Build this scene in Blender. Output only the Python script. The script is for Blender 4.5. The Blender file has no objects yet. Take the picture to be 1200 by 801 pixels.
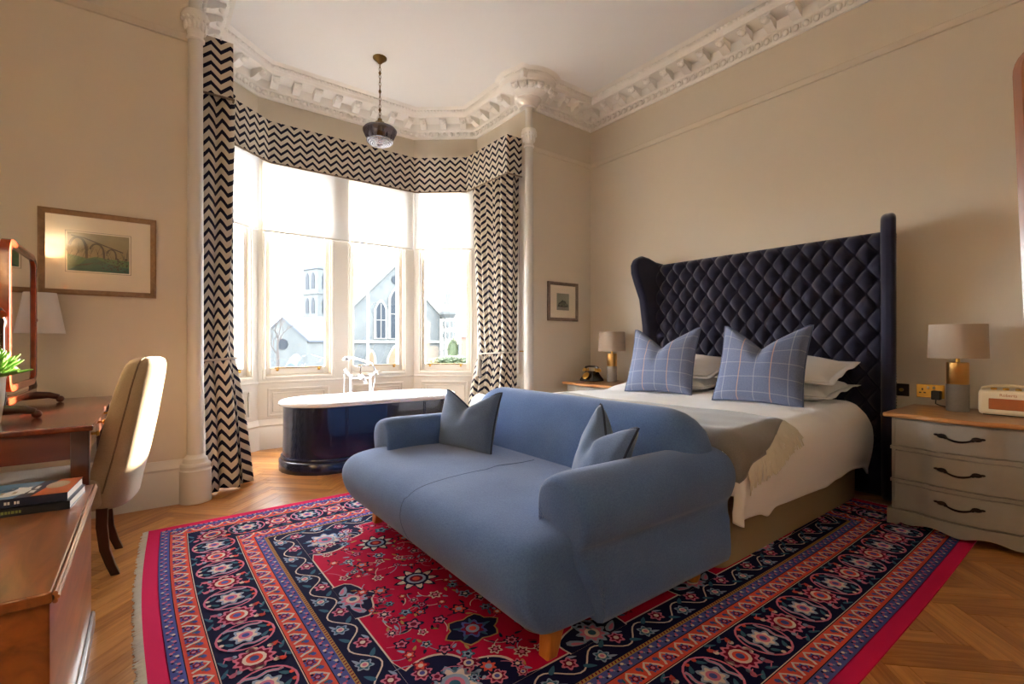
import bpy, bmesh, math, random
from mathutils import Vector, Matrix, noise
PI = math.pi
R_ = math.radians
random.seed(7)
SC = bpy.context.scene
COL = SC.collection

# ------------------------------------------------------------------ camera, sky, sun, exposure
CAM_A = 37.3
cam_d = bpy.data.cameras.new('camera')
cam_d.sensor_width = 36.0
cam_d.lens = 560.0 / 1200.0 * 36.0
cam_d.clip_start = 0.05
cam_d.clip_end = 500
cam = bpy.data.objects.new('camera', cam_d)
COL.objects.link(cam)
cam.location = (0, 0, 1.1)
cam.rotation_euler = (R_(90), 0, R_(-CAM_A))
SC.camera = cam

world = bpy.data.worlds.new('sky')
SC.world = world
world.use_nodes = True
wn = world.node_tree.nodes
bg = wn['Background']
bg.inputs['Color'].default_value = (0.93, 0.965, 1.0, 1)
bg.inputs['Strength'].default_value = 12.0

sun_d = bpy.data.lights.new('sun', 'SUN')
sun_d.energy = 26.0
sun_d.color = (1.0, 0.86, 0.66)
sun_d.angle = R_(0.8)
sun = bpy.data.objects.new('sun', sun_d)
COL.objects.link(sun)
SUN_DIR = Vector((-0.82, -0.57, -0.088)).normalized()
sun.rotation_euler = SUN_DIR.to_track_quat('-Z', 'Y').to_euler()
sun.location = (30, 22, 6)

vs = SC.view_settings
vs.view_transform = 'Standard'
vs.look = 'None'
vs.gamma = 1.0
vs.use_curve_mapping = False
vs.exposure = 1.45

# ------------------------------------------------------------------ materials
def S(r, g, b):
    def c(v):
        v /= 255.0
        return v / 12.92 if v <= 0.04045 else ((v + 0.055) / 1.055) ** 2.4
    return (c(r), c(g), c(b), 1.0)

def newmat(name):
    m = bpy.data.materials.new(name)
    m.use_nodes = True
    nt = m.node_tree
    return m, nt, nt.nodes['Principled BSDF']

def N(nt, t, **kw):
    n = nt.nodes.new(t)
    for k, v in kw.items():
        setattr(n, k, v)
    return n

def math_node(nt, op, a, b=None, c=None):
    n = nt.nodes.new('ShaderNodeMath')
    n.operation = op
    for i, v in enumerate((a, b, c)):
        if v is None:
            continue
        if isinstance(v, (int, float)):
            n.inputs[i].default_value = v
        else:
            nt.links.new(v, n.inputs[i])
    return n.outputs[0]

def mixcol(nt, fac, a, b):
    n = nt.nodes.new('ShaderNodeMix')
    n.data_type = 'RGBA'
    for i, v in ((0, fac), (6, a), (7, b)):
        if hasattr(v, 'links') or isinstance(v, bpy.types.NodeSocket):
            nt.links.new(v, n.inputs[i])
        else:
            n.inputs[i].default_value = v
    return n.outputs[2]

MATS = {}
def mat(name, col, rough=0.5, metal=0.0, var=0.0, vscale=6.0, bump=0.0, bscale=200.0, spec=0.5, coat=0.0, sheen=0.0, col2=None):
    if name in MATS:
        return MATS[name]
    m, nt, p = newmat(name)
    p.inputs['Base Color'].default_value = col
    p.inputs['Roughness'].default_value = rough
    p.inputs['Metallic'].default_value = metal
    p.inputs['Specular IOR Level'].default_value = spec
    p.inputs['Coat Weight'].default_value = coat
    p.inputs['Sheen Weight'].default_value = sheen
    tc = N(nt, 'ShaderNodeTexCoord')
    if var > 0:
        no = N(nt, 'ShaderNodeTexNoise')
        no.inputs['Scale'].default_value = vscale
        no.inputs['Detail'].default_value = 4
        nt.links.new(tc.outputs['Object'], no.inputs['Vector'])
        c2 = col2 or tuple(max(0, c * (1 - var)) for c in col[:3]) + (1,)
        o = mixcol(nt, no.outputs['Fac'], col, c2)
        nt.links.new(o, p.inputs['Base Color'])
    if bump > 0:
        nb = N(nt, 'ShaderNodeTexNoise')
        nb.inputs['Scale'].default_value = bscale
        nb.inputs['Detail'].default_value = 3
        nt.links.new(tc.outputs['Object'], nb.inputs['Vector'])
        b = N(nt, 'ShaderNodeBump')
        b.inputs['Strength'].default_value = bump
        b.inputs['Distance'].default_value = 0.004
        nt.links.new(nb.outputs['Fac'], b.inputs['Height'])
        nt.links.new(b.outputs[0], p.inputs['Normal'])
    MATS[name] = m
    return m

def wood(name, c1, c2, scale=(2, 30, 30), rough=0.35, coat=0.2, perobj=False, island=False, vary=0.35):
    if name in MATS:
        return MATS[name]
    m, nt, p = newmat(name)
    tc = N(nt, 'ShaderNodeTexCoord')
    mp = N(nt, 'ShaderNodeMapping')
    mp.inputs['Scale'].default_value = scale
    nt.links.new(tc.outputs['Object'], mp.inputs['Vector'])
    no = N(nt, 'ShaderNodeTexNoise')
    no.inputs['Scale'].default_value = 1.0
    no.inputs['Detail'].default_value = 6
    no.inputs['Distortion'].default_value = 1.2
    nt.links.new(mp.outputs[0], no.inputs['Vector'])
    fac = no.outputs['Fac']
    if perobj or island:
        if perobj:
            rnd = N(nt, 'ShaderNodeObjectInfo').outputs['Random']
        else:
            rnd = N(nt, 'ShaderNodeNewGeometry').outputs['Random Per Island']
        # shift the grain per board too
        add = N(nt, 'ShaderNodeVectorMath', operation='ADD')
        sc = N(nt, 'ShaderNodeVectorMath', operation='SCALE')
        sc.inputs[0].default_value = (7, 13, 3)
        nt.links.new(rnd, sc.inputs['Scale'])
        nt.links.new(tc.outputs['Object'], add.inputs[0])
        nt.links.new(sc.outputs[0], add.inputs[1])
        nt.links.new(add.outputs[0], mp.inputs['Vector'])
        r2 = math_node(nt, 'MULTIPLY_ADD', rnd, 2 * vary, -vary)
        fac = math_node(nt, 'ADD', fac, r2)
    ramp = N(nt, 'ShaderNodeValToRGB')
    ramp.color_ramp.elements[0].position = 0.2
    ramp.color_ramp.elements[0].color = c1
    ramp.color_ramp.elements[1].position = 0.8
    ramp.color_ramp.elements[1].color = c2
    nt.links.new(fac, ramp.inputs[0])
    nt.links.new(ramp.outputs[0], p.inputs['Base Color'])
    p.inputs['Roughness'].default_value = rough
    p.inputs['Coat Weight'].default_value = coat
    p.inputs['Coat Roughness'].default_value = 0.15
    b = N(nt, 'ShaderNodeBump')
    b.inputs['Strength'].default_value = 0.08
    b.inputs['Distance'].default_value = 0.002
    nt.links.new(no.outputs['Fac'], b.inputs['Height'])
    nt.links.new(b.outputs[0], p.inputs['Normal'])
    MATS[name] = m
    return m

def chevron_mat(name, period, pitch, amp, dark, light, duty=0.42):
    """zigzag stripes on the UV map (u = metres along the cloth, v = metres up)"""
    m, nt, p = newmat(name)
    uv = N(nt, 'ShaderNodeUVMap')
    sx = N(nt, 'ShaderNodeSeparateXYZ')
    nt.links.new(uv.outputs[0], sx.inputs[0])
    u = math_node(nt, 'DIVIDE', sx.outputs[0], period)
    fr = math_node(nt, 'FRACT', u)
    tri = math_node(nt, 'ABSOLUTE', math_node(nt, 'SUBTRACT', fr, 0.5))
    v = math_node(nt, 'MULTIPLY_ADD', tri, 2 * amp, sx.outputs[1])
    st = math_node(nt, 'FRACT', math_node(nt, 'DIVIDE', v, pitch))
    fac = math_node(nt, 'LESS_THAN', st, duty)
    nt.links.new(mixcol(nt, fac, light, dark), p.inputs['Base Color'])
    p.inputs['Roughness'].default_value = 0.85
    p.inputs['Specular IOR Level'].default_value = 0.2
    return m

def tartan_mat(name):
    m, nt, p = newmat(name)
    uv = N(nt, 'ShaderNodeUVMap')
    sx = N(nt, 'ShaderNodeSeparateXYZ')
    nt.links.new(uv.outputs[0], sx.inputs[0])
    def line(sock, pitch, off, width):
        f = math_node(nt, 'FRACT', math_node(nt, 'DIVIDE', math_node(nt, 'ADD', sock, off), pitch))
        return math_node(nt, 'LESS_THAN', f, width / pitch)
    tc = N(nt, 'ShaderNodeTexCoord')
    no = N(nt, 'ShaderNodeTexNoise')
    no.inputs['Scale'].default_value = 180
    nt.links.new(tc.outputs['Object'], no.inputs['Vector'])
    base = mixcol(nt, no.outputs['Fac'], S(84, 98, 134), S(124, 134, 162))
    h1 = line(sx.outputs[1], 0.11, 0.02, 0.006)
    v1 = line(sx.outputs[0], 0.11, 0.0, 0.006)
    v2 = line(sx.outputs[0], 0.22, 0.11, 0.007)
    c = mixcol(nt, math_node(nt, 'MULTIPLY', h1, 0.35), base, S(190, 192, 205))
    c = mixcol(nt, math_node(nt, 'MULTIPLY', v1, 0.4), c, S(195, 195, 205))
    c = mixcol(nt, math_node(nt, 'MULTIPLY', v2, 0.6), c, S(205, 150, 120))
    nt.links.new(c, p.inputs['Base Color'])
    p.inputs['Roughness'].default_value = 0.9
    p.inputs['Sheen Weight'].default_value = 0.3
    b = N(nt, 'ShaderNodeBump')
    b.inputs['Strength'].default_value = 0.25
    b.inputs['Distance'].default_value = 0.002
    nt.links.new(no.outputs['Fac'], b.inputs['Height'])
    nt.links.new(b.outputs[0], p.inputs['Normal'])
    return m

def weave_mat(name, ca, cb, scale=500, rough=0.9, sheen=0.4, bump=0.3):
    """flecked woollen cloth"""
    m, nt, p = newmat(name)
    tc = N(nt, 'ShaderNodeTexCoord')
    no = N(nt, 'ShaderNodeTexNoise')
    no.inputs['Scale'].default_value = scale
    no.inputs['Detail'].default_value = 2
    nt.links.new(tc.outputs['Object'], no.inputs['Vector'])
    n2 = N(nt, 'ShaderNodeTexNoise')
    n2.inputs['Scale'].default_value = 5
    nt.links.new(tc.outputs['Object'], n2.inputs['Vector'])
    f = math_node(nt, 'MULTIPLY_ADD', n2.outputs['Fac'], 0.4, math_node(nt, 'MULTIPLY', no.outputs['Fac'], 0.7))
    nt.links.new(mixcol(nt, f, ca, cb), p.inputs['Base Color'])
    p.inputs['Roughness'].default_value = rough
    p.inputs['Sheen Weight'].default_value = sheen
    p.inputs['Specular IOR Level'].default_value = 0.25
    b = N(nt, 'ShaderNodeBump')
    b.inputs['Strength'].default_value = bump
    b.inputs['Distance'].default_value = 0.002
    nt.links.new(no.outputs['Fac'], b.inputs['Height'])
    nt.links.new(b.outputs[0], p.inputs['Normal'])
    return m

def glass_mat(name, tint=(1, 1, 1, 1), refl=0.06):
    m = bpy.data.materials.new(name)
    m.use_nodes = True
    nt = m.node_tree
    nt.nodes.clear()
    o = N(nt, 'ShaderNodeOutputMaterial')
    t = N(nt, 'ShaderNodeBsdfTransparent')
    t.inputs[0].default_value = tint
    g = N(nt, 'ShaderNodeBsdfGlossy')
    g.inputs['Roughness'].default_value = 0.006
    mx = N(nt, 'ShaderNodeMixShader')
    mx.inputs[0].default_value = refl
    nt.links.new(t.outputs[0], mx.inputs[1])
    nt.links.new(g.outputs[0], mx.inputs[2])
    nt.links.new(mx.outputs[0], o.inputs[0])
    return m

def blind_mat(name, col, tr=0.5):
    m = bpy.data.materials.new(name)
    m.use_nodes = True
    nt = m.node_tree
    nt.nodes.clear()
    o = N(nt, 'ShaderNodeOutputMaterial')
    d = N(nt, 'ShaderNodeBsdfDiffuse')
    d.inputs[0].default_value = col
    t = N(nt, 'ShaderNodeBsdfTranslucent')
    t.inputs[0].default_value = col
    mx = N(nt, 'ShaderNodeMixShader')
    mx.inputs[0].default_value = tr
    nt.links.new(d.outputs[0], mx.inputs[1])
    nt.links.new(t.outputs[0], mx.inputs[2])
    nt.links.new(mx.outputs[0], o.inputs[0])
    return m

# ------------------------------------------------------------------ mesh builder
class MB:
    def __init__(self, xf=None):
        self.v = []; self.f = []; self.m = []; self.uv = []
        self.xf = xf
    def add(self, p, uv=(0, 0)):
        p = Vector(p)
        if self.xf:
            p = self.xf(p)
        self.v.append(tuple(p)); self.uv.append(uv)
        return len(self.v) - 1
    def face(self, ids, m=0):
        self.f.append(tuple(ids)); self.m.append(m)
    def box(self, x0, x1, y0, y1, z0, z1, m=0):
        i = [self.add((x, y, z)) for z in (z0, z1) for y in (y0, y1) for x in (x0, x1)]
        for q in ((0, 2, 3, 1), (4, 5, 7, 6), (0, 1, 5, 4), (2, 6, 7, 3), (0, 4, 6, 2), (1, 3, 7, 5)):
            self.face([i[k] for k in q], m)
        return self
    def loft(self, rings, closed=True, cap0=True, cap1=True, m=0, uvs=None):
        idx = []
        for r, ring in enumerate(rings):
            idx.append([self.add(p, uvs[r][k] if uvs else (0, 0)) for k, p in enumerate(ring)])
        n = len(rings[0])
        for a, b in zip(idx[:-1], idx[1:]):
            for k in range(n if closed else n - 1):
                k2 = (k + 1) % n
                self.face((a[k], a[k2], b[k2], b[k]), m)
        if closed and cap0:
            self.face(idx[0][::-1], m)
        if closed and cap1:
            self.face(idx[-1], m)
        return self
    def lathe(self, prof, c=(0, 0, 0), n=24, m=0, a0=0.0, sx=1.0, sy=1.0):
        rings = [[(c[0] + sx * r * math.cos(a0 + 2 * PI * k / n), c[1] + sy * r * math.sin(a0 + 2 * PI * k / n), c[2] + z) for k in range(n)] for r, z in prof]
        return self.loft(rings, m=m)
    def tube(self, pts, r, n=8, m=0, closed=False):
        pts = [Vector(p) for p in pts]
        rr = r if isinstance(r, (list, tuple)) else [r] * len(pts)
        rings = []
        up = None
        L = len(pts)
        for k, p in enumerate(pts):
            if closed:
                t = pts[(k + 1) % L] - pts[k - 1]
            else:
                t = pts[min(k + 1, L - 1)] - pts[max(k - 1, 0)]
            if t.length < 1e-9:
                t = Vector((0, 0, 1))
            t.normalize()
            if up is None:
                a = Vector((0, 0, 1)) if abs(t.z) < 0.9 else Vector((1, 0, 0))
                up = t.cross(a).normalized()
            else:
                up = (up - t * up.dot(t))
                if up.length < 1e-6:
                    up = t.orthogonal()
                up.normalize()
            w = t.cross(up)
            rings.append([p + (up * math.cos(2 * PI * q / n) + w * math.sin(2 * PI * q / n)) * rr[k] for q in range(n)])
        if closed:
            rings.append(rings[0])
            return self.loft(rings, cap0=False, cap1=False, m=m)
        return self.loft(rings, m=m)
    def ball(self, c, rx, ry=None, rz=None, n=12, k=8, m=0):
        ry = rx if ry is None else ry
        rz = rx if rz is None else rz
        rings = []
        for i in range(k + 1):
            a = -PI / 2 + PI * i / k
            q = max(math.cos(a), 0.02)
            rings.append([(c[0] + rx * q * math.cos(2 * PI * j / n), c[1] + ry * q * math.sin(2 * PI * j / n), c[2] + rz * math.sin(a)) for j in range(n)])
        return self.loft(rings, m=m)
    def prism(self, poly, a0, a1, axis='z', m=0):
        def P(u, v, a):
            return (u, v, a) if axis == 'z' else ((u, a, v) if axis == 'y' else (a, u, v))
        return self.loft([[P(u, v, a0) for u, v in poly], [P(u, v, a1) for u, v in poly]], m=m)
    def grid(self, fn, nu, nv, m=0, uvfn=None, closed_u=False):
        idx = []
        for j in range(nv + 1):
            row = []
            for i in range(nu + (0 if closed_u else 1)):
                u, v = i / nu, j / nv
                row.append(self.add(fn(u, v), uvfn(u, v) if uvfn else (u, v)))
            idx.append(row)
        w = len(idx[0])
        for j in range(nv):
            for i in range(nu):
                i2 = (i + 1) % w
                self.face((idx[j][i], idx[j][i2], idx[j + 1][i2], idx[j + 1][i]), m)
        return self
    def mesh(self, name, mats, smooth=35):
        me = bpy.data.meshes.new(name)
        me.from_pydata(self.v, [], self.f)
        for q in (mats if isinstance(mats, (list, tuple)) else [mats]):
            me.materials.append(q)
        if len(me.materials) > 1:
            me.polygons.foreach_set('material_index', self.m)
        uvl = me.uv_layers.new(name='UVMap')
        li = [0] * len(me.loops)
        me.loops.foreach_get('vertex_index', li)
        flat = []
        for i in li:
            flat.extend(self.uv[i])
        uvl.data.foreach_set('uv', flat)
        bm = bmesh.new()
        bm.from_mesh(me)
        bmesh.ops.recalc_face_normals(bm, faces=bm.faces)
        bm.to_mesh(me)
        bm.free()
        if smooth:
            me.shade_smooth()
            me.set_sharp_from_angle(angle=R_(smooth))
        me.update()
        return me
    def build(self, name, mats, parent=None, smooth=35, bevel=0, seg=2, sub=0, solid=0, norm=True):
        o = bpy.data.objects.new(name, self.mesh(name, mats, smooth))
        COL.objects.link(o)
        if sub:
            s = o.modifiers.new('sub', 'SUBSURF'); s.levels = sub; s.render_levels = sub
        if solid:
            s = o.modifiers.new('solid', 'SOLIDIFY'); s.thickness = solid; s.offset = 0
        if bevel:
            b = o.modifiers.new('bevel', 'BEVEL'); b.width = bevel; b.segments = seg
            b.limit_method = 'ANGLE'; b.angle_limit = R_(40)
            b.harden_normals = False
        if parent:
            setparent(o, parent)
        return o

def setparent(o, parent):
    o.parent = parent
    # parents are unrotated: undo the accumulated offset so meshes stay in world coordinates
    off = Vector((0, 0, 0)); q = parent
    while q is not None:
        off += q.location
        q = q.parent
    o.matrix_parent_inverse = Matrix.Translation(-off) if parent.parent is None else Matrix.Identity(4)

def tag(o, label=None, cat=None, group=None, kind=None):
    if label: o['label'] = label
    if cat: o['category'] = cat
    if group: o['group'] = group
    if kind: o['kind'] = kind
    return o

def thing(name, label, cat, loc=(0, 0, 0), group=None, kind=None):
    o = bpy.data.objects.new(name, None)
    o.empty_display_size = 0.1
    COL.objects.link(o)
    o.location = loc
    return tag(o, label, cat, group, kind)

def struct(name, mb, mats, label=None, **kw):
    o = mb.build(name, mats, **kw)
    return tag(o, label=label, kind='structure')

def copy_tree(o, parent=None):
    c = o.copy()
    COL.objects.link(c)
    c.parent = parent
    for ch in list(o.children):
        copy_tree(ch, c)
    return c

def offset_path(pts, d):
    """mitred offset of an open 2-D polyline to its right-hand side"""
    out = []
    n = len(pts)
    for i in range(n):
        def nrm(a, b):
            t = Vector((b[0] - a[0], b[1] - a[1])).normalized()
            return Vector((t.y, -t.x))
        ns = []
        if i > 0: ns.append(nrm(pts[i - 1], pts[i]))
        if i < n - 1: ns.append(nrm(pts[i], pts[i + 1]))
        if len(ns) == 1:
            q = ns[0] * d
        else:
            b = (ns[0] + ns[1])
            b = b / b.dot(ns[0]) if abs(b.dot(ns[0])) > 1e-6 else ns[0]
            q = b * d
        out.append((pts[i][0] + q.x, pts[i][1] + q.y))
    return out

def sweep(mb, path, prof, m=0):
    """profile (p = distance from the wall, z) swept along a wall path"""
    cols = [offset_path(path, p) for p, z in prof]
    rings = []
    for i in range(len(path)):
        rings.append([(cols[k][i][0], cols[k][i][1], prof[k][1]) for k in range(len(prof))])
    return mb.loft(rings, m=m)

def resample(path, step):
    out = []
    for a, b in zip(path[:-1], path[1:]):
        L = math.hypot(b[0] - a[0], b[1] - a[1])
        k = max(1, round(L / step))
        for i in range(k):
            out.append((a[0] + (b[0] - a[0]) * i / k, a[1] + (b[1] - a[1]) * i / k))
    out.append(path[-1])
    return out

def text_mesh(name, txt, size, material, extrude=0.0005):
    cu = bpy.data.curves.new(name, 'FONT')
    cu.body = txt; cu.size = size; cu.extrude = extrude
    cu.align_x = 'CENTER'; cu.align_y = 'CENTER'
    tmp = bpy.data.objects.new(name + '_tmp', cu)
    COL.objects.link(tmp)
    dg = bpy.context.evaluated_depsgraph_get()
    me = bpy.data.meshes.new_from_object(tmp.evaluated_get(dg))
    bpy.data.objects.remove(tmp)
    me.materials.clear(); me.materials.append(material)
    o = bpy.data.objects.new(name, me)
    COL.objects.link(o)
    return o

class Draw:
    """flat shapes laid on a surface, each a little proud of the last (woven or printed pattern)"""
    def __init__(self, place, step):
        self.v = []; self.f = []; self.m = []; self.place = place; self.step = step
    def poly(self, pts, c, layer=0):
        b = len(self.v)
        for x, y in pts:
            self.v.append(self.place(x, y, layer * self.step))
        self.f.append(tuple(range(b, b + len(pts)))); self.m.append(c)
    def rect(self, x0, y0, x1, y1, c, layer=0, nx=1, ny=1):
        for i in range(nx):
            for j in range(ny):
                xa, xb = x0 + (x1 - x0) * i / nx, x0 + (x1 - x0) * (i + 1) / nx
                ya, yb = y0 + (y1 - y0) * j / ny, y0 + (y1 - y0) * (j + 1) / ny
                self.poly([(xa, ya), (xb, ya), (xb, yb), (xa, yb)], c, layer)
    def disc(self, x, y, rx, ry, c, layer=0, rot=0, n=14, lob=0, amp=0.0, ph=0.0):
        pts = []
        for k in range(n):
            a = 2 * PI * k / n
            q = 1 + amp * math.cos(lob * a + ph) if lob else 1
            u, v = rx * q * math.cos(a), ry * q * math.sin(a)
            pts.append((x + u * math.cos(rot) - v * math.sin(rot), y + u * math.sin(rot) + v * math.cos(rot)))
        self.poly(pts, c, layer)
    def leaf(self, x, y, L, w, rot, c, layer=0, bend=0.0):
        pts = []
        n = 6
        for k in range(n + 1):
            t = k / n
            pts.append((L * (t - 0.5), w * math.sin(PI * t) * 0.5 + bend * math.sin(PI * t)))
        for k in range(n - 1, 0, -1):
            t = k / n
            pts.append((L * (t - 0.5), -w * math.sin(PI * t) * 0.5 + bend * math.sin(PI * t)))
        self.poly([(x + u * math.cos(rot) - v * math.sin(rot), y + u * math.sin(rot) + v * math.cos(rot)) for u, v in pts], c, layer)
    def stroke(self, pts, w, c, layer=0, closed=False):
        n = len(pts)
        L = []; Rr = []
        for i in range(n):
            if closed:
                a, b = pts[i - 1], pts[(i + 1) % n]
            else:
                a, b = pts[max(0, i - 1)], pts[min(n - 1, i + 1)]
            dx, dy = b[0] - a[0], b[1] - a[1]
            q = math.hypot(dx, dy) or 1
            nx, ny = -dy / q * w / 2, dx / q * w / 2
            L.append((pts[i][0] + nx, pts[i][1] + ny)); Rr.append((pts[i][0] - nx, pts[i][1] - ny))
        for i in range(n if closed else n - 1):
            j = (i + 1) % n
            self.poly([L[i], L[j], Rr[j], Rr[i]], c, layer)
    def build(self, name, mats, parent=None):
        me = bpy.data.meshes.new(name)
        me.from_pydata(self.v, [], self.f)
        for q in mats:
            me.materials.append(q)
        me.polygons.foreach_set('material_index', self.m)
        me.update()
        o = bpy.data.objects.new(name, me)
        COL.objects.link(o)
        if parent:
            setparent(o, parent)
        return o

# ------------------------------------------------------------------ shared materials
M_wall = mat('wall_paint', S(216, 205, 187), 0.85, var=0.06, vscale=2.0, bump=0.05, bscale=120)
M_white = mat('white_woodwork', S(214, 210, 203), 0.45, bump=0.02, bscale=60)
M_plaster = mat('plaster_white', S(240, 236, 230), 0.8)
M_ceil = mat('ceiling_paint', S(241, 240, 239), 0.9, var=0.03, vscale=1.5)
M_brass = mat('brass', S(196, 150, 70), 0.28, 1.0)
M_brassdull = mat('antique_brass', S(120, 92, 52), 0.4, 1.0)
M_chrome = mat('chrome', S(225, 225, 228), 0.12, 1.0)
M_black = mat('black', S(14, 13, 14), 0.4)
M_glass = glass_mat('window_glass')
M_floorbase = mat('floor_joint', S(70, 44, 22), 0.8)
M_plank = wood('oak_plank', S(150, 90, 36), S(208, 146, 78), (3, 40, 40), 0.30, 0.25, perobj=True, vary=0.22)
M_plank2 = wood('oak_plank_far', S(150, 90, 36), S(208, 146, 78), (8, 8, 8), 0.30, 0.25, island=True, vary=0.22)
M_mahog = wood('mahogany', S(70, 22, 10), S(140, 56, 24), (14, 3, 14), 0.25, 0.6)
M_darkwood = wood('dark_wood', S(44, 16, 10), S(84, 36, 22), (14, 14, 3), 0.3, 0.5)
M_chest = wood('chest_wood', S(96, 48, 20), S(166, 96, 44), (16, 3, 16), 0.3, 0.45)
M_oak = wood('oak_leg', S(170, 100, 36), S(214, 140, 60), (30, 30, 5), 0.35, 0.3)

XR, YF, ZC = 4.217, 3.98, 3.87        # right wall, far wall, ceiling
XL, YB = -2.4, -2.6
ZK = 3.607                              # underside of the cornice
BAY = [(0.285, YF), (0.285, 4.95), (0.89, 5.45), (2.622, 5.45), (3.23, 4.95), (3.23, YF)]
BAYZ = 3.02                             # white joinery below, wall paint above

# ------------------------------------------------------------------ floor
fl = MB()
fl.box(XL - 0.2, XR + 0.2, YB - 0.2, YF + 0.3, -0.12, -0.012)
fl.prism([(0.1, YF), (0.1, 5.0), (0.8, 5.6), (2.7, 5.6), (3.4, 5.0), (3.4, YF)], -0.12, -0.012)
floor = struct('floor', fl, M_floorbase, 'honey oak herringbone parquet floor')
CA, SA = math.cos(R_(CAM_A)), math.sin(R_(CAM_A))
def project(x, y, z):
    d = x * SA + y * CA
    l = x * CA - y * SA
    if d < 0.05:
        return None
    return (600 + 560 * l / d, 400.5 - 560 * (z - 1.1) / d, d)
def in_room(x, y, g=0.0):
    if XL - g <= x <= XR + g and YB - g <= y <= YF + g:
        return True
    if y > YF and y < 5.45 + g:
        if 0.285 - g <= x <= 3.23 + g:
            if x < 0.89 and (y - 4.95) > (x - 0.285) * 0.826 + g: return False
            if x > 2.622 and (y - 4.95) > (3.23 - x) * 0.826 + g: return False
            return True
    return False
PW, PL = 0.075, 0.45
planks = []
c45 = math.sqrt(0.5)
for i in range(-140, 140):
    for j in range(-12, 13):
        ox, oy = i * PW + j * PL, i * PW - j * PL
        for kind in (0, 1):
            if kind == 0:
                s, t, rot = ox + PL / 2, oy + PW / 2, 0.0
            else:
                s, t, rot = ox + PL + PW / 2, oy + PW - PL / 2, PI / 2
            x, y = (s - t) * c45 + 1.1, (s + t) * c45 + 0.9
            if in_room(x, y, 0.1):
                planks.append((x, y, rot + PI / 4))
RUG = (0.0, 0.545, 3.93, 3.47)
def plank_score(p):
    x, y, r = p
    q = project(x, y, 0)
    if q is None or not (-40 < q[0] < 1240 and 390 < q[1] < 850): return None
    if RUG[0] + 0.2 < x < RUG[2] - 0.2 and RUG[1] + 0.2 < y < RUG[3] - 0.2: return None
    if x < -0.2 and y < 2.5 : return None
    if 1.05 < x < 2.4 and 4.15 < y < 4.7: return None
    if 3.7 < x: return None
    return q[2]
vis = []; rest = []
for p in planks:
    s = plank_score(p)
    (vis if s is not None else rest).append((s, p))
vis.sort(key=lambda a: a[0])
rest += vis[300:]
vis = vis[:300]
pm = MB().box(-PL / 2 + 0.0008, PL / 2 - 0.0008, -PW / 2 + 0.0008, PW / 2 - 0.0008, -0.012, 0.0).mesh('plank', M_plank, 0)
for s, (x, y, r) in vis:
    o = bpy.data.objects.new('plank', pm)
    COL.objects.link(o)
    o.location = (x, y, random.uniform(-0.0006, 0.0))
    o.rotation_euler = (0, 0, r + (PI if random.random() < 0.5 else 0))
    o.parent = floor
mb = MB()
for s, (x, y, r) in rest:
    c, n = math.cos(r), math.sin(r)
    pts = [(x + u * c - v * n, y + u * n + v * c) for u, v in ((-PL / 2 + .0008, -PW / 2 + .0008), (PL / 2 - .0008, -PW / 2 + .0008), (PL / 2 - .0008, PW / 2 - .0008), (-PL / 2 + .0008, PW / 2 - .0008))]
    mb.prism(pts, -0.012, -0.0002)
o = mb.build('remaining_plank_field', M_plank2, floor, smooth=0)
tag(o, kind='stuff')

# ------------------------------------------------------------------ ceiling
mb = MB()
mb.box(XL - 0.2, XR + 0.2, YB - 0.2, YF, ZC, ZC + 0.15)
mb.prism([(0.05, YF), (0.05, 5.05), (0.8, 5.7), (2.7, 5.7), (3.45, 5.05), (3.45, YF)], ZC, ZC + 0.15)
struct('ceiling', mb, M_ceil, 'smooth off-white plaster ceiling')

# ------------------------------------------------------------------ walls
def seg_xf(p0, p1):
    p0 = Vector((p0[0], p0[1], 0)); p1 = Vector((p1[0], p1[1], 0))
    d = (p1 - p0).normalized()
    n = Vector((-d.y, d.x, 0))
    return (lambda q: p0 + d * q.x + n * q.y + Vector((0, 0, q.z))), (p1 - p0).length
def wall_boxes(mb, s0, s1, z0, z1, th, holes, m=0):
    xs = sorted({s0, s1} | {h[0] for h in holes} | {h[1] for h in holes})
    for a, b in zip(xs[:-1], xs[1:]):
        zz = [(z0, z1)]
        for h in holes:
            if h[0] <= a + 1e-6 and h[1] >= b - 1e-6:
                nz = []
                for (p, q) in zz:
                    if h[2] > p: nz.append((p, min(q, h[2])))
                    if h[3] < q: nz.append((max(p, h[3]), q))
                zz = nz
        for p, q in zz:
            if q > p + 1e-6:
                mb.box(a, b, 0, th, p, q, m)
struct('wall_far_left', MB().box(XL - 0.2, 0.265, YF, YF + 0.3, 0, ZC), M_wall, 'warm beige painted wall left of the bay window')
struct('wall_far_right', MB().box(3.25, XR + 0.2, YF, YF + 0.3, 0, ZC), M_wall, 'beige painted wall between bay window and bed wall')
struct('wall_right', MB().box(XR, XR + 0.2, YB, YF, 0, ZC), M_wall, 'beige painted wall behind the bed')
mb = MB(lambda q: Vector((XL - q.y, q.x, q.z)))
wall_boxes(mb, YB, YF, 0, ZC, 0.2, [])
struct('wall_left', mb, M_wall, 'beige painted wall behind the photographer')
struct('wall_back', MB().box(XL - 0.2, XR + 0.2, YB - 0.2, YB, 0, ZC), M_wall, 'beige painted back wall')

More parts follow.
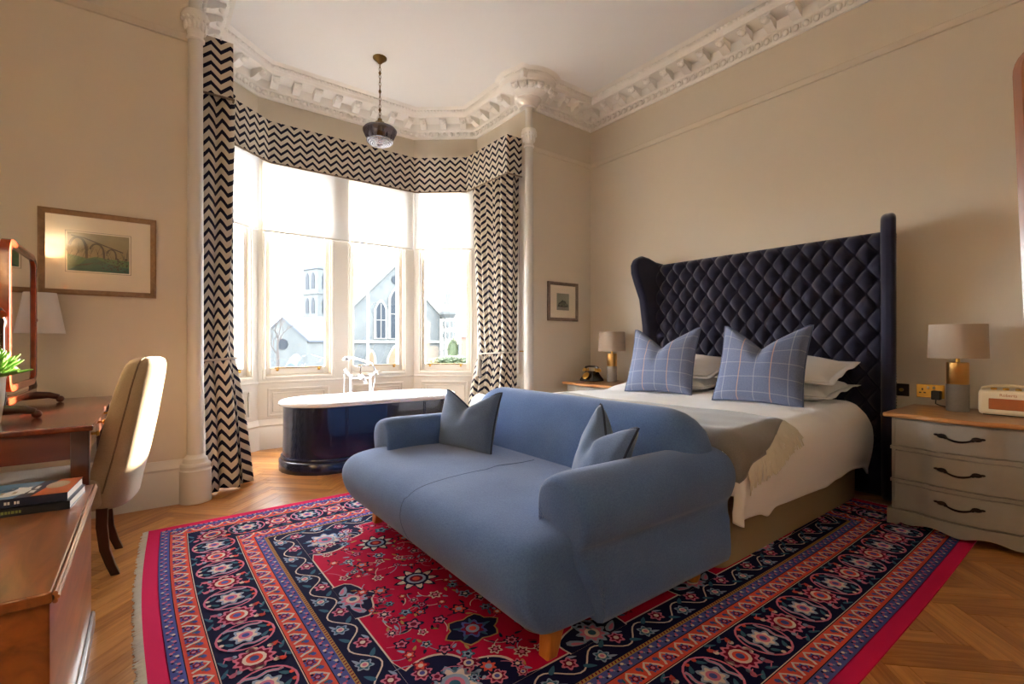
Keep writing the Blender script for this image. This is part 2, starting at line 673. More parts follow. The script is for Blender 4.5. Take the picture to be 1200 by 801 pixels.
# bay: jamb, cant, centre, cant, jamb
ZS, ZH = 0.745, 3.0                      # window sill and head
bay_segs = [('wall_bay_jamb_left', 0, []), ('wall_bay_cant_left', 1, [(0.12, 0.70)]), ('wall_bay_centre', 2, [(0.071, 0.731), (0.949, 1.607)]), ('wall_bay_cant_right', 3, [(0.075, 0.70)]), ('wall_bay_jamb_right', 4, [])]
windows = []
for name, k, ops in bay_segs:
    xf, L = seg_xf(BAY[k], BAY[k + 1])
    mb = MB(xf)
    s0_, s1_ = (0.02 if k == 0 else 0), (L - 0.02 if k == 4 else L)
    wall_boxes(mb, s0_, s1_, 0, BAYZ, 0.26, [(a, b, ZS, ZH) for a, b in ops], 0)
    wall_boxes(mb, s0_, s1_, BAYZ, ZC, 0.26, [], 1)
    w = struct(name, mb, [M_white, M_wall], 'white panelled bay joinery under beige wall')
    # recessed dado panel mouldings and a sill board
    pan = []
    if ops:
        for a, b in ops:
            pan.append((a + 0.02, b - 0.02))
    else:
        pan = [(0.1, L - 0.12)]
    for a, b in pan:
        mb = MB(xf)
        for g, th, dp in ((0.0, 0.022, 0.016), (0.045, 0.014, 0.010)):
            z0, z1 = 0.33 + g, 0.62 - g
            mb.box(a + g, b - g, -dp, 0.0, z0, z0 + th); mb.box(a + g, b - g, -dp, 0.0, z1 - th, z1)
            mb.box(a + g, a + g + th, -dp, 0.0, z0, z1); mb.box(b - g - th, b - g, -dp, 0.0, z0, z1)
        mb.build('dado_panel', M_white, w, smooth=0, bevel=0.004)
        if not ops:
            mb = MB(xf)
            for g, th, dp in ((0.0, 0.022, 0.016),):
                z0, z1 = 0.75, 2.7
                mb.box(a, b, -dp, 0.0, z0, z0 + th); mb.box(a, b, -dp, 0.0, z1 - th, z1)
                mb.box(a, a + th, -dp, 0.0, z0, z1); mb.box(b - th, b, -dp, 0.0, z0, z1)
            mb.build('shutter_panel', M_white, w, smooth=0, bevel=0.004)
    mb = MB(xf)
    if ops:
        mb.box(0, L, -0.018, 0.0, 0.672, 0.695)
        mb.build('dado_rail', M_white, w, smooth=0, bevel=0.006)
    for a, b in ops:
        windows.append((xf, a, b, name))
# unseen posts added outside the bay corners to keep light from leaking in
mb = MB()
for (x, y) in BAY[1:5]:
    cx, cy = 1.757, 4.0
    d = Vector((x - cx, y - cy)).normalized()
    mb.lathe([(0.11, 0), (0.11, ZC)], (x + d.x * 0.14, y + d.y * 0.14, 0), 12)
struct('wall_bay_light_seal', mb, M_white)

wnames = {'wall_bay_cant_left': 'white sash window half hidden by the left curtain', 'wall_bay_cant_right': 'white sash window nearest the right curtain'}
M_lining = mat('lining_paint', S(190, 178, 162), 0.5)
M_sashedge = mat('sash_bead', S(150, 118, 84), 0.5)
for i, (xf, a, b, nm) in enumerate(windows):
    lab = wnames.get(nm) or ('white sash window looking onto the church tower' if i == 1 else 'white sash window behind the bath taps')
    w = tag(thing('window_%d' % (i + 1), lab, 'window', xf(Vector(((a + b) / 2, 0, ZS)))), kind='structure')
    mb = MB(xf)                           # lining round the opening
    for s0, s1 in ((a, a + 0.012), (b - 0.012, b)):
        mb.box(s0, s1, 0.0, 0.16, ZS, ZH)
    mb.box(a, b, 0.0, 0.16, ZS, ZS + 0.012); mb.box(a, b, 0.0, 0.16, ZH - 0.012, ZH)
    mb.build('lining', M_lining, w, smooth=0)
    mb = MB(xf)                           # architrave bead on the room side
    e = 0.03
    mb.box(a - e, a, -0.014, 0.004, ZS - e, ZH + e); mb.box(b, b + e, -0.014, 0.004, ZS - e, ZH + e)
    mb.box(a, b, -0.014, 0.004, ZS - e, ZS)
    mb.build('architrave', M_white, w, smooth=0, bevel=0.005)
    ZM = 2.33
    for (z0, z1, t0, brail) in ((ZS + 0.012, ZM, 0.045, 0.075), (ZM - 0.04, ZH - 0.012, 0.09, 0.04)):
        mb = MB(xf)
        a2, b2 = a + 0.012, b - 0.012
        st = 0.042
        mb.box(a2, a2 + st, t0, t0 + 0.04, z0, z1); mb.box(b2 - st, b2, t0, t0 + 0.04, z0, z1)
        mb.box(a2 + st, b2 - st, t0, t0 + 0.04, z0, z0 + brail); mb.box(a2 + st, b2 - st, t0, t0 + 0.04, z1 - 0.04, z1)
        sash = mb.build('sash', M_white, w, smooth=0, bevel=0.004)
        MB(xf).box(a2 + st - 0.005, b2 - st + 0.005, t0 + 0.018, t0 + 0.022, z0 + brail - 0.005, z1 - 0.035).build('pane', M_glass, sash, smooth=0)
    mb = MB(xf)
    zz = ZS + 0.012 + 0.072
    mb.tube([(a + 0.09, 0.03, zz), (b - 0.09, 0.03, zz)], 0.006, 8)
    lift = mb.build('sash_lift', M_brassdull, w)
    for s in (a + 0.12, b - 0.12):
        mb = MB(xf)
        mb.ball((s, 0.028, zz - 0.02), 0.014); mb.box(s - 0.01, s + 0.01, 0.03, 0.046, zz - 0.035, zz + 0.008)
        mb.build('lift_knob', M_brass, lift)

# roller blinds
M_blind = blind_mat('blind_cloth', S(240, 240, 240), 0.38)
xfs = {k: seg_xf(BAY[k], BAY[k + 1]) for k in range(5)}
bl = [(1, 0.04, 0.76, 'pale roller blind half hidden behind the left curtain'), (2, 0.045, 0.925, 'wide white roller blind above the view of the church tower'), (2, 0.935, 1.70, 'white roller blind above the bath taps'), (3, 0.03, 0.745, 'white roller blind next to the right curtain')]
for k, a, b, lab in bl:
    xf, L = xfs[k]
    w = thing('roller_blind', lab, 'blind', xf(Vector(((a + b) / 2, -0.035, 2.24))), 'roller blinds in the bay')
    MB(xf).box(a, b, -0.036, -0.0345, 2.245, 3.17).build('blind_cloth', M_blind, w, smooth=0)
    MB(xf).box(a, b, -0.041, -0.031, 2.226, 2.247).build('bottom_bar', M_white, w, smooth=0, bevel=0.003)
    mb = MB(xf); mb.tube([(a, -0.035, 3.19), (b, -0.035, 3.19)], 0.022, 12)
    mb.build('roller', M_white, w)

# ------------------------------------------------------------------ baseboards and picture rail
BASE = [(0.0, 0.0), (0.03, 0.0), (0.03, 0.215), (0.024, 0.225), (0.024, 0.235), (0.03, 0.245), (0.022, 0.262), (0.012, 0.285), (0.008, 0.30), (0.0, 0.30)]
path_far = [(XR, YF), (3.23, YF)]
def baseboard(name, path):
    mb = MB()
    sweep(mb, path, BASE)
    struct(name, mb, M_white)
baseboard('baseboard_far_left', [(0.17, YF), (XL, YF)][::1] if False else [(XL, YF), (0.2, YF)])
baseboard('baseboard_bay', [(0.285, YF + 0.02)] + BAY[1:5] + [(3.23, YF + 0.02)])
baseboard('baseboard_far_right', [(3.3, YF), (XR, YF)])
baseboard('baseboard_right', [(XR, YF), (XR, YB)])
RAIL = [(0.0, 3.165), (0.012, 3.17), (0.016, 3.18), (0.03, 3.195), (0.034, 3.207), (0.02, 3.216), (0.0, 3.22)]
for i, pth in enumerate(([(XL, YF), (0.25, YF)], [(3.26, YF), (XR, YF), (XR, YB)])):
    mb = MB(); sweep(mb, pth, RAIL)
    struct('trim_%d' % (i + 1), mb, M_wall, 'slim picture rail painted like the wall')

# ------------------------------------------------------------------ cornice
CORN = [(0.0, 3.600), (0.02, 3.600), (0.022, 3.612), (0.03, 3.618), (0.045, 3.64), (0.055, 3.662), (0.07, 3.668), (0.075, 3.68), (0.078, 3.755), (0.10, 3.770), (0.222, 3.772), (0.226, 3.776), (0.226, 3.80), (0.232, 3.806), (0.238, 3.818), (0.242, 3.848), (0.27, 3.862), (0.285, ZC), (0.0, ZC)]
cpath = [(XL, YF)] + BAY + [(XR, YF), (XR, YB)]
cpath = [(XL, YF), (0.285, YF)] + BAY[1:5] + [(3.23, YF), (XR, YF), (XR, YB)]
mb = MB(); sweep(mb, cpath, CORN)
for cx in (0.27, 3.245):
    mb.lathe([(p + 0.07 if p > 0 else 0.01, z) for p, z in CORN], (cx, YF, 0), 32)
corn = struct('trim_3', mb, M_plaster, 'ornate white plaster cornice with brackets and egg moulding', smooth=50)
# one bracket and one egg, copied along the run
def along(path, p, step, start=0.5):
    off = offset_path(path, p)
    out = []
    for a, b in zip(off[:-1], off[1:]):
        d = Vector((b[0] - a[0], b[1] - a[1])); L = d.length; d.normalize()
        k = max(1, int(L / step))
        g = L / k
        for i in range(k):
            s = (i + 0.5) * g
            out.append((a[0] + d.x * s, a[1] + d.y * s, math.atan2(d.y, d.x)))
    return out
mb = MB()   # scroll bracket: local x along the wall, -y into the room, hangs below z = 0
prof = [(0.0, 0.0), (-0.125, 0.0), (-0.134, -0.022), (-0.118, -0.046), (-0.09, -0.044), (-0.065, -0.062), (-0.035, -0.078), (0.0, -0.086)]
mb.loft([[(x, y, z) for y, z in prof] for x in (-0.036, 0.036)])
mb.ball((0, -0.108, -0.036), 0.034, 0.03, 0.03, 8, 6)
mb.box(-0.044, 0.044, -0.136, 0.0, -0.004, 0.006)
modm = mb.mesh('modillion', M_plaster, 50)
mb = MB(); mb.ball((0, 0, 0), 0.025, 0.020, 0.028, 8, 6)
mb.loft([[(0.034 + dx, dy, -0.02) for dx, dy in ((-.004, -.006), (.004, -.006), (.004, .006), (-.004, .006))], [(0.034 + dx, dy, 0.022) for dx, dy in ((-.008, -.01), (.008, -.01), (.008, .01), (-.008, .01))]])
eggm = mb.mesh('egg', M_plaster, 60)
mods = [(x, y, a, 0) for x, y, a in along(cpath[:-1] + [(XR, 0.2)], 0.078, 0.192)]
eggs = [(x, y, a) for x, y, a in along(cpath[:-1] + [(XR, 0.2)], 0.05, 0.075)]
for cx in (0.27, 3.245):
    for k in range(8):
        a = R_(200 + k * 20) if cx < 1 else R_(200 + k * 20)
        mods.append((cx + 0.145 * math.cos(a), YF + 0.145 * math.sin(a), a + PI / 2, 1))
for x, y, a, r in mods:
    q = project(x, y, 3.75)
    if q is None or q[0] < -60 or q[0] > 1260: continue
    if not r and min(math.hypot(x - 0.27, y - YF), math.hypot(x - 3.245, y - YF)) < 0.2: continue
    o = bpy.data.objects.new('modillion', modm); COL.objects.link(o)
    o.location = (x, y, 3.772); o.rotation_euler = (0, 0, a); o.parent = corn
es = []
for x, y, a in eggs:
    q = project(x, y, 3.64)
    if q is None or q[0] < -60 or q[0] > 1260 or q[1] < -40: continue
    if min(math.hypot(x - 0.27, y - YF), math.hypot(x - 3.245, y - YF)) < 0.12: continue
    es.append((q[2], x, y, a))
es.sort()
for d, x, y, a in es[:290]:
    o = bpy.data.objects.new('egg', eggm); COL.objects.link(o)
    o.location = (x, y, 3.64); o.rotation_euler = (R_(0), 0, a); o.parent = corn
# fine leaf band at the top of the cornice, too small to pick apart
mb = MB()
for x, y, a in along(cpath[:-1] + [(XR, 0.2)], 0.245, 0.038):
    c, s = math.cos(a), math.sin(a)
    q = project(x, y, 3.83)
    if q is None or q[0] < -60 or q[0] > 1260: continue
    h = random.uniform(0.006, 0.011)
    base = [(x + u * c - v * s, y + u * s + v * c, z) for u, v, z in ((-0.013, 0.006, 3.822), (0.013, 0.006, 3.822), (0.016, -0.002, 3.846), (-0.016, -0.002, 3.846))]
    ids = [mb.add(p) for p in base]
    tip = mb.add((x + s * h, y - c * h, 3.836))
    for k in range(4):
        mb.face((ids[k], ids[(k + 1) % 4], tip))
for cx in (0.27, 3.245):
    for k in range(40):
        a = R_(180 + k * 4.5)
        mb.ball((cx + 0.305 * math.cos(a), YF + 0.305 * math.sin(a), 3.835), 0.012, 0.012, 0.012, 5, 4)
tag(mb.build('leaf_moulding', M_plaster, corn, smooth=30), kind='stuff')

# ------------------------------------------------------------------ the two slender columns
for i, cx in enumerate((0.262, 3.252)):
    w = tag(thing('trim_%d' % (4 + i), ('slim white column beside the left curtain' if i == 0 else 'slim white column beside the right curtain'), 'column', (cx, YF - 0.01, 0)), kind='structure')
    c = (cx, YF - 0.012, 0)
    MB().lathe([(0.096, 0), (0.096, 0.22), (0.09, 0.228), (0.09, 0.24), (0.094, 0.25), (0.09, 0.265), (0.078, 0.272), (0.074, 0.285), (0.07, 0.30), (0.058, 0.31), (0.052, 0.325)], c, 32).build('base', M_white, w)
    MB().lathe([(0.05, 0.32), (0.048, 1.8), (0.044, 3.2)], c, 32).build('shaft', M_white, w)
    cap = MB().lathe([(0.044, 3.18), (0.056, 3.186), (0.056, 3.2), (0.046, 3.21), (0.05, 3.24), (0.062, 3.29), (0.082, 3.325), (0.084, 3.345), (0.072, 3.35), (0.076, 3.37), (0.05, 3.378)], c, 32).build('capital', M_plaster, w)
    mb = MB()
    for k in range(14):
        a = 2 * PI * k / 14
        mb.ball((c[0] + 0.06 * math.cos(a), c[1] + 0.06 * math.sin(a), 3.275), 0.011, 0.011, 0.034, 6, 6)
        mb.ball((c[0] + 0.078 * math.cos(a), c[1] + 0.078 * math.sin(a), 3.312), 0.011, 0.011, 0.012, 6, 5)
    tag(mb.build('capital_leaf_carving', M_plaster, cap), kind='stuff')
    MB().lathe([(0.04, 3.37), (0.04, 3.58), (0.05, 3.60), (0.09, 3.655), (0.09, 3.67)], c, 28).build('upper_shaft', M_white, w)

# ------------------------------------------------------------------ pelmet and curtains
NAVYD, CREAM = S(22, 24, 46), S(206, 196, 180)
M_chev_p = chevron_mat('chevron_pelmet', 0.122, 0.072, 0.055, NAVYD, CREAM)
M_chev_c = chevron_mat('chevron_curtain', 0.19, 0.082, 0.062, NAVYD, CREAM)
M_trim = mat('beaded_trim', S(150, 128, 104), 0.7, var=0.7, vscale=90, col2=S(40, 34, 40))
M_rope = mat('grey_rope', S(176, 168, 158), 0.7, bump=0.4, bscale=300)
inner = offset_path(BAY, 0.215)
pp = [(0.30, 4.045), (0.5, 4.045)] + [inner[1], inner[2], inner[3], inner[4]] + [(3.015, 4.045), (3.215, 4.045)]
pp2 = resample(pp, 0.06)
pel = thing('pelmet', 'deep zigzag-striped cloth pelmet running round the bay', 'pelmet', (1.757, 5.23, 2.9))
mb = MB()
ru = [0.0]
for a, b in zip(pp2[:-1], pp2[1:]):
    ru.append(ru[-1] + math.hypot(b[0] - a[0], b[1] - a[1]))
back = offset_path(pp2, -0.025)
ZP0, ZP1 = 2.885, 3.295
for path in (pp2, back):
    base = len(mb.v)
    for k, (x, y) in enumerate(path):
        for z in (ZP0, ZP1):
            mb.add((x, y, z), (ru[k], z))
    for k in range(len(path) - 1):
        mb.face((base + 2 * k, base + 2 * k + 2, base + 2 * k + 3, base + 2 * k + 1))
n2 = 2 * len(pp2)
for k in range(len(pp2) - 1):
    for q in (0, 1):
        mb.face((2 * k + q, 2 * k + 2 + q, n2 + 2 * k + 2 + q, n2 + 2 * k + q))
for k in (0, len(pp2) - 1):
    mb.face((2 * k, 2 * k + 1, n2 + 2 * k + 1, n2 + 2 * k))
mb.build('pelmet_cloth', M_chev_p, pel, smooth=30)
MB().tube([(x, y, ZP0 - 0.004) for x, y in offset_path(pp2, 0.004)], 0.008, 6).build('beaded_edge', M_trim, pel)

def curtain(name, label, top, tie, bot, ztie, width, nf, hidden):
    """paths at pelmet, tie-back and floor; folds run down the cloth"""
    w = thing(name, label, 'curtain', (top[0][0], top[0][1], 0), 'curtains in the bay')
    def along_path(p, t):
        seg = [math.hypot(b[0] - a[0], b[1] - a[1]) for a, b in zip(p[:-1], p[1:])]
        L = sum(seg); s = t * L
        for k, l in enumerate(seg):
            if s <= l or k == len(seg) - 1:
                q = s / l if l else 0
                a, b = p[k], p[k + 1]
                d = Vector((b[0] - a[0], b[1] - a[1])).normalized()
                return Vector((a[0] + (b[0] - a[0]) * q, a[1] + (b[1] - a[1]) * q)), Vector((d.y, -d.x))
            s -= l
    def fn(u, v):
        z = 0.012 + v * 2.935
        if z > ztie:
            q = (z - ztie) / (2.94 - ztie); q = q ** 0.75
            (a, na), (b, nb) = along_path(tie, u), along_path(top, u)
            am = 0.016 + 0.010 * q
        else:
            q = 1 - z / ztie; q = q ** 0.7
            (a, na), (b, nb) = along_path(tie, u), along_path(bot, u)
            am = 0.016 + 0.022 * q
        p = a.lerp(b, q); nn = (na.lerp(nb, q))
        nn.normalize()
        ph = 2 * PI * nf * u
        p = p + nn * (am * math.sin(ph) + 0.35 * am * math.sin(2.3 * ph + 1))
        return (p.x, p.y, z)
    mb = MB()
    mb.grid(fn, nf * 14, 60, uvfn=lambda u, v: (u * width, v * 2.935))
    mb.build('curtain_cloth', M_chev_c, w, smooth=80, solid=0.006)
    # tie-back: a rope round the front of the cloth
    pts = []
    for k in range(25):
        p, nn = along_path(tie, k / 24)
        q = p + nn * 0.034
        pts.append((q.x, q.y, ztie + 0.03 * (k / 24) - 0.015))
    if name:
        tb = MB().tube(pts, 0.009, 8).build('tie_back', M_rope, w)
    return w, pts
cl, pts = curtain('curtain', 'navy and cream zigzag curtain tied back beside the left column',
        [(0.305, 4.085), (0.49, 4.09), (0.485, 4.55)], [(0.315, 4.10), (0.50, 4.13), (0.50, 4.38)], [(0.335, 4.075), (0.60, 4.16), (0.66, 4.5)], 0.98, 1.35, 4, False)
cr, pts2 = curtain('curtain', 'navy and cream zigzag curtain tied back beside the right column',
        [(3.04, 4.73), (3.05, 4.10), (3.205, 4.085)], [(2.99, 4.52), (3.06, 4.13), (3.18, 4.10)], [(2.90, 4.70), (3.0, 4.13), (3.19, 4.09)], 0.98, 1.75, 6, False)
for c, at in ((cr, pts2[2]),):
    x, y, z = at
    x -= 0.02
    t = MB().lathe([(0.006, 0.0), (0.014, -0.015), (0.02, -0.04), (0.016, -0.055), (0.026, -0.075), (0.034, -0.2), (0.04, -0.24)], (x, y, z - 0.01), 14).build('tassel', M_rope, c)
x, y, z = pts[-3]
MB().tube([(0.30, 4.02, 1.0), (0.31, 4.06, 0.99), (x, y, z)][:2], 0.006).build('tie_hook', M_brass, cl)
MB().tube([(3.225, 4.03, 1.0), (3.20, 4.07, 1.0)], 0.006).build('tie_hook', M_brass, cr)

# ------------------------------------------------------------------ rug
RX0, RY0, RX1, RY1 = RUG
RL, RW = RX1 - RX0, RY1 - RY0
rug = thing('rug', 'large crimson and navy Persian rug with fringed ends under the sofa', 'rug', (RX0 + RL / 2, RY0 + RW / 2, 0))
def warp(x, y):
    k = max(0.0, 1 - x / 0.8)
    return (RX0 + x + k * 0.022 * math.sin(2.1 * y + 0.3) , RY0 + y + 0.008 * math.sin(1.7 * x))
def rp(x, y, dz):
    a, b = warp(x, y)
    return (a, b, 0.0075 + dz)
mb = MB()
n = 40
outl = [(RL * k / n, 0) for k in range(n)] + [(RL, RW * k / n) for k in range(n)] + [(RL - RL * k / n, RW) for k in range(n)] + [(0, RW - RW * k / n) for k in range(n)]
mb.prism([warp(*p) for p in outl], 0.0004, 0.0075)
rc = dict(edge=S(214, 34, 92), crimson=S(194, 14, 66), navy=S(20, 22, 62), blue=S(84, 92, 168), coral=S(226, 88, 76), cream=S(226, 206, 196), pink=S(214, 120, 152), teal=S(58, 104, 132), lblue=S(150, 168, 200), dark=S(16, 12, 32), gold=S(186, 148, 90), wine=S(120, 16, 52))
RK = list(rc)
RI = {k: i for i, k in enumerate(RK)}
RM = [weave_mat('rug_' + k, v, tuple(c * 0.78 for c in v[:3]) + (1,), 420, 0.95, 0.0, 0.35) for k, v in rc.items()]
for m_ in RM:
    m_.node_tree.nodes['Principled BSDF'].inputs['Specular IOR Level'].default_value = 0.1
mb.build('pile', RM[RI['edge']], rug, smooth=0)
D = Draw(rp, 0.00028)
rr = random.Random(3)
bands = [(0.055, 'dark'), (0.058, 'blue'), (0.100, 'dark'), (0.103, 'coral'), (0.178, 'dark'), (0.181, 'cream'), (0.184, 'navy'), (0.40, 'cream'), (0.403, 'dark'), (0.406, 'coral'), (0.478, 'dark'), (0.481, 'blue'), (0.521, 'gold'), (0.536, 'navy'), (0.655, 'cream'), (0.661, 'crimson')]
for k, (ins, c) in enumerate(bands):
    D.rect(ins, ins, RL - ins, RW - ins, RI[c], k, 24, 18)
LB = len(bands)
def side_xf(side):
    if side == 0: return (lambda s, t: (t, s)), RW
    if side == 1: return (lambda s, t: (RL - t, s)), RW
    if side == 2: return (lambda s, t: (s, t)), RL
    return (lambda s, t: (s, RW - t)), RL
class SideDraw:
    def __init__(self, fn):
        self.fn = fn
    def poly(self, pts, c, l): D.poly([self.fn(*p) for p in pts], RI[c], LB + l)
    def disc(self, s, t, rs, rt, c, l, rot=0, n=12, lob=0, amp=0.0, ph=0.0):
        pts = []
        for k in range(n):
            a = 2 * PI * k / n
            q = 1 + amp * math.cos(lob * a + ph) if lob else 1
            u, v = rs * q * math.cos(a), rt * q * math.sin(a)
            pts.append((s + u * math.cos(rot) - v * math.sin(rot), t + u * math.sin(rot) + v * math.cos(rot)))
        self.poly(pts, c, l)
    def leaf(self, s, t, L, w, rot, c, l):
        pts = []
        for k in range(9):
            a = 2 * PI * k / 9
            u = L / 2 * math.cos(a); v = w / 2 * math.sin(a) * (1 - 0.5 * math.cos(a))
            pts.append((s + u * math.cos(rot) - v * math.sin(rot), t + u * math.sin(rot) + v * math.cos(rot)))
        self.poly(pts, c, l)
    def stroke(self, pts, w, c, l, closed=False):
        D.stroke([self.fn(*p) for p in pts], w, RI[c], LB + l, closed)
def flower(A, s, t, r, cols, l, lob=8, amp=0.18, rot=0.0):
    for k, c in enumerate(cols):
        q = r * (1 - k / len(cols) * 0.95)
        A.disc(s, t, q, q, c, l + k, rot=rot, n=lob * 5 if k < 2 else 12, lob=lob if k < 2 else 0, amp=amp)
for side in range(4):
    fn, Ls = side_xf(side)
    A = SideDraw(fn)
    # main navy border: palmettes and long cartouches
    n = round((Ls - 0.6) / 0.33)
    for k in range(n + 1):
        s = 0.3 + (Ls - 0.6) * k / n
        pit = (Ls - 0.6) / n
        flower(A, s, 0.29, 0.062, ['pink', 'wine', 'cream', 'coral', 'blue'], 0, 11, 0.12)
        for sg in (-1, 1):
            A.leaf(s + sg * 0.03, 0.385, 0.05, 0.014, 0.5 * sg, 'teal', 0)
            A.leaf(s + sg * 0.03, 0.198, 0.05, 0.014, -0.5 * sg, 'teal', 0)
        if k < n:
            m = s + pit / 2
            A.stroke([(m + 0.092 * math.cos(2 * PI * q / 22), 0.292 + 0.094 * math.sin(2 * PI * q / 22)) for q in range(22)], 0.008, 'pink', 0, True)
            flower(A, m, 0.292, 0.046, ['lblue', 'cream', 'pink', 'blue'], 0, 7, 0.2, 0.3)
            for sg in (-1, 1):
                A.stroke([(m + sg * (0.062 + 0.006 * math.sin(q * 1.5)), 0.225 + q * 0.0165) for q in range(9)], 0.014, 'lblue', 1)
                A.stroke([(m + sg * (0.062 + 0.006 * math.sin(q * 1.5)), 0.225 + q * 0.0165) for q in range(9)], 0.006, 'pink', 2)
                A.leaf(m + sg * 0.115, 0.22, 0.034, 0.02, 0.9 * sg, 'pink', 0)
                A.leaf(m + sg * 0.115, 0.365, 0.034, 0.02, -0.9 * sg, 'coral', 0)
                A.disc(m + sg * 0.11, 0.292, 0.012, 0.02, 'cream', 0)
                A.leaf(m + sg * 0.03, 0.232, 0.04, 0.016, 0.8 * sg, 'teal', 0); A.leaf(m + sg * 0.03, 0.352, 0.04, 0.016, -0.8 * sg, 'teal', 0)
                A.disc(m + sg * 0.02, 0.212, 0.009, 0.009, 'cream', 0, n=7); A.disc(m + sg * 0.02, 0.374, 0.009, 0.009, 'coral', 0, n=7)
                A.disc(s + sg * 0.048, 0.235, 0.011, 0.011, 'lblue', 0, n=7); A.disc(s + sg * 0.048, 0.35, 0.011, 0.011, 'cream', 0, n=7)
                A.stroke([(s + sg * (0.03 + 0.028 * math.sin(q * 0.8)), 0.352 + 0.008 * q) for q in range(5)], 0.004, 'pink', 0)
                A.stroke([(s + sg * (0.03 + 0.028 * math.sin(q * 0.8)), 0.232 - 0.008 * q) for q in range(5)], 0.004, 'pink', 0)
    # coral guard bands: white zigzag ribbon with blue florets between
    for (t0, t1) in ((0.104, 0.178), (0.407, 0.478)):
        n = round((Ls - 2 * t0) / 0.088)
        for k in range(n):
            s0 = t0 + (Ls - 2 * t0) * k / n; s1 = t0 + (Ls - 2 * t0) * (k + 1) / n
            sm = (s0 + s1) / 2; tm = (t0 + t1) / 2; h = (t1 - t0) * 0.36
            A.stroke([(s0 + 0.008, tm - h), (s0 + 0.016, tm - h * 0.5), (s0 + 0.022, tm + h * 0.4), (sm - 0.004, tm + h), (sm + 0.012, tm + h * 0.4), (s1 - 0.014, tm - h * 0.4), (s1 - 0.01, tm - h)], 0.009, 'cream', 0)
            flower(A, s0 + 0.044, tm - h * 0.35, 0.019, ['blue', 'wine', 'pink'], 1, 6, 0.2)
            A.disc(s1 - 0.002, tm + h * 0.6, 0.009, 0.009, 'blue', 1)
            A.leaf(s0 + 0.006, tm + h * 0.35, 0.024, 0.009, 1.2, 'teal', 1)
            A.disc(sm + 0.02, tm - h * 0.85, 0.006, 0.006, 'navy', 1, n=7)
    # blue guard stripes: tiny florets
    for (t0, t1) in ((0.058, 0.100), (0.481, 0.521)):
        n = round((Ls - 2 * t0) / 0.026)
        for k in range(n):
            s = t0 + (Ls - 2 * t0) * (k + 0.5) / n
            A.disc(s, t0 + (0.012 if k % 2 else 0.028), 0.0075, 0.0065, 'pink' if k % 3 else 'cream', 0, n=6)
            A.disc(s + 0.013, t0 + (0.03 if k % 2 else 0.011), 0.005, 0.005, 'navy', 0, n=5)
            A.disc(s + 0.006, t0 + 0.021, 0.004, 0.004, 'coral' if k % 2 else 'lblue', 0, n=5)
    # rope line
    n = round((Ls - 1.05) / 0.016)
    for k in range(n):
        s = 0.525 + (Ls - 1.05) * k / n
        A.poly([(s, 0.523), (s + 0.006, 0.523), (s + 0.01, 0.534), (s + 0.004, 0.534)], 'wine', 0)
    # inner navy band: white scrolling vine and florets
    pts = []
    n = int((Ls - 1.1) / 0.02)
    for k in range(n + 1):
        s = 0.55 + (Ls - 1.1) * k / n
        pts.append((s, 0.597 + 0.036 * math.sin(s * 2 * PI / 0.24)))
    A.stroke(pts, 0.006, 'cream', 0)
    n = round((Ls - 1.2) / 0.12)
    for k in range(n):
        s = 0.6 + (Ls - 1.2) * (k + 0.5) / n
        t = 0.597 - 0.02 * (1 if k % 2 else -1)
        flower(A, s, t, 0.028, ['lblue', 'teal', 'cream', 'pink'] if k % 2 else ['pink', 'wine', 'cream'], 1, 6, 0.22)
        A.leaf(s + 0.05, 0.597 + 0.03 * (1 if k % 2 else -1), 0.05, 0.018, 0.6 * (1 if k % 2 else -1), 'teal', 1)
        A.leaf(s + 0.03, 0.597 - 0.04 * (1 if k % 2 else -1), 0.04, 0.012, -0.4, 'lblue', 1)
    # cartouches where the band breaks into the field
    for k in range(max(1, round((Ls - 2.0) / 0.75))):
        s = 1.0 + (Ls - 2.0) * (k + 0.5) / max(1, round((Ls - 2.0) / 0.75))
        for q, (c, e) in enumerate((('cream', 0.0), ('navy', 0.007))):
            A.poly([(s + (0.17 - e) * math.cos(PI * j / 12) * (1 - 0.12 * math.cos(4 * PI * j / 12)), 0.648 + (0.115 - e) * math.sin(PI * j / 12) * (1 + 0.25 * (j == 6))) for j in range(13)], c, q)
        flower(A, s, 0.69, 0.055, ['lblue', 'pink', 'cream', 'teal'], 3, 9, 0.2)
        for sg in (-1, 1):
            A.leaf(s + sg * 0.09, 0.68, 0.08, 0.03, sg * 0.5, 'lblue', 3)
            A.leaf(s + sg * 0.09, 0.675, 0.05, 0.014, sg * 0.5, 'pink', 4)
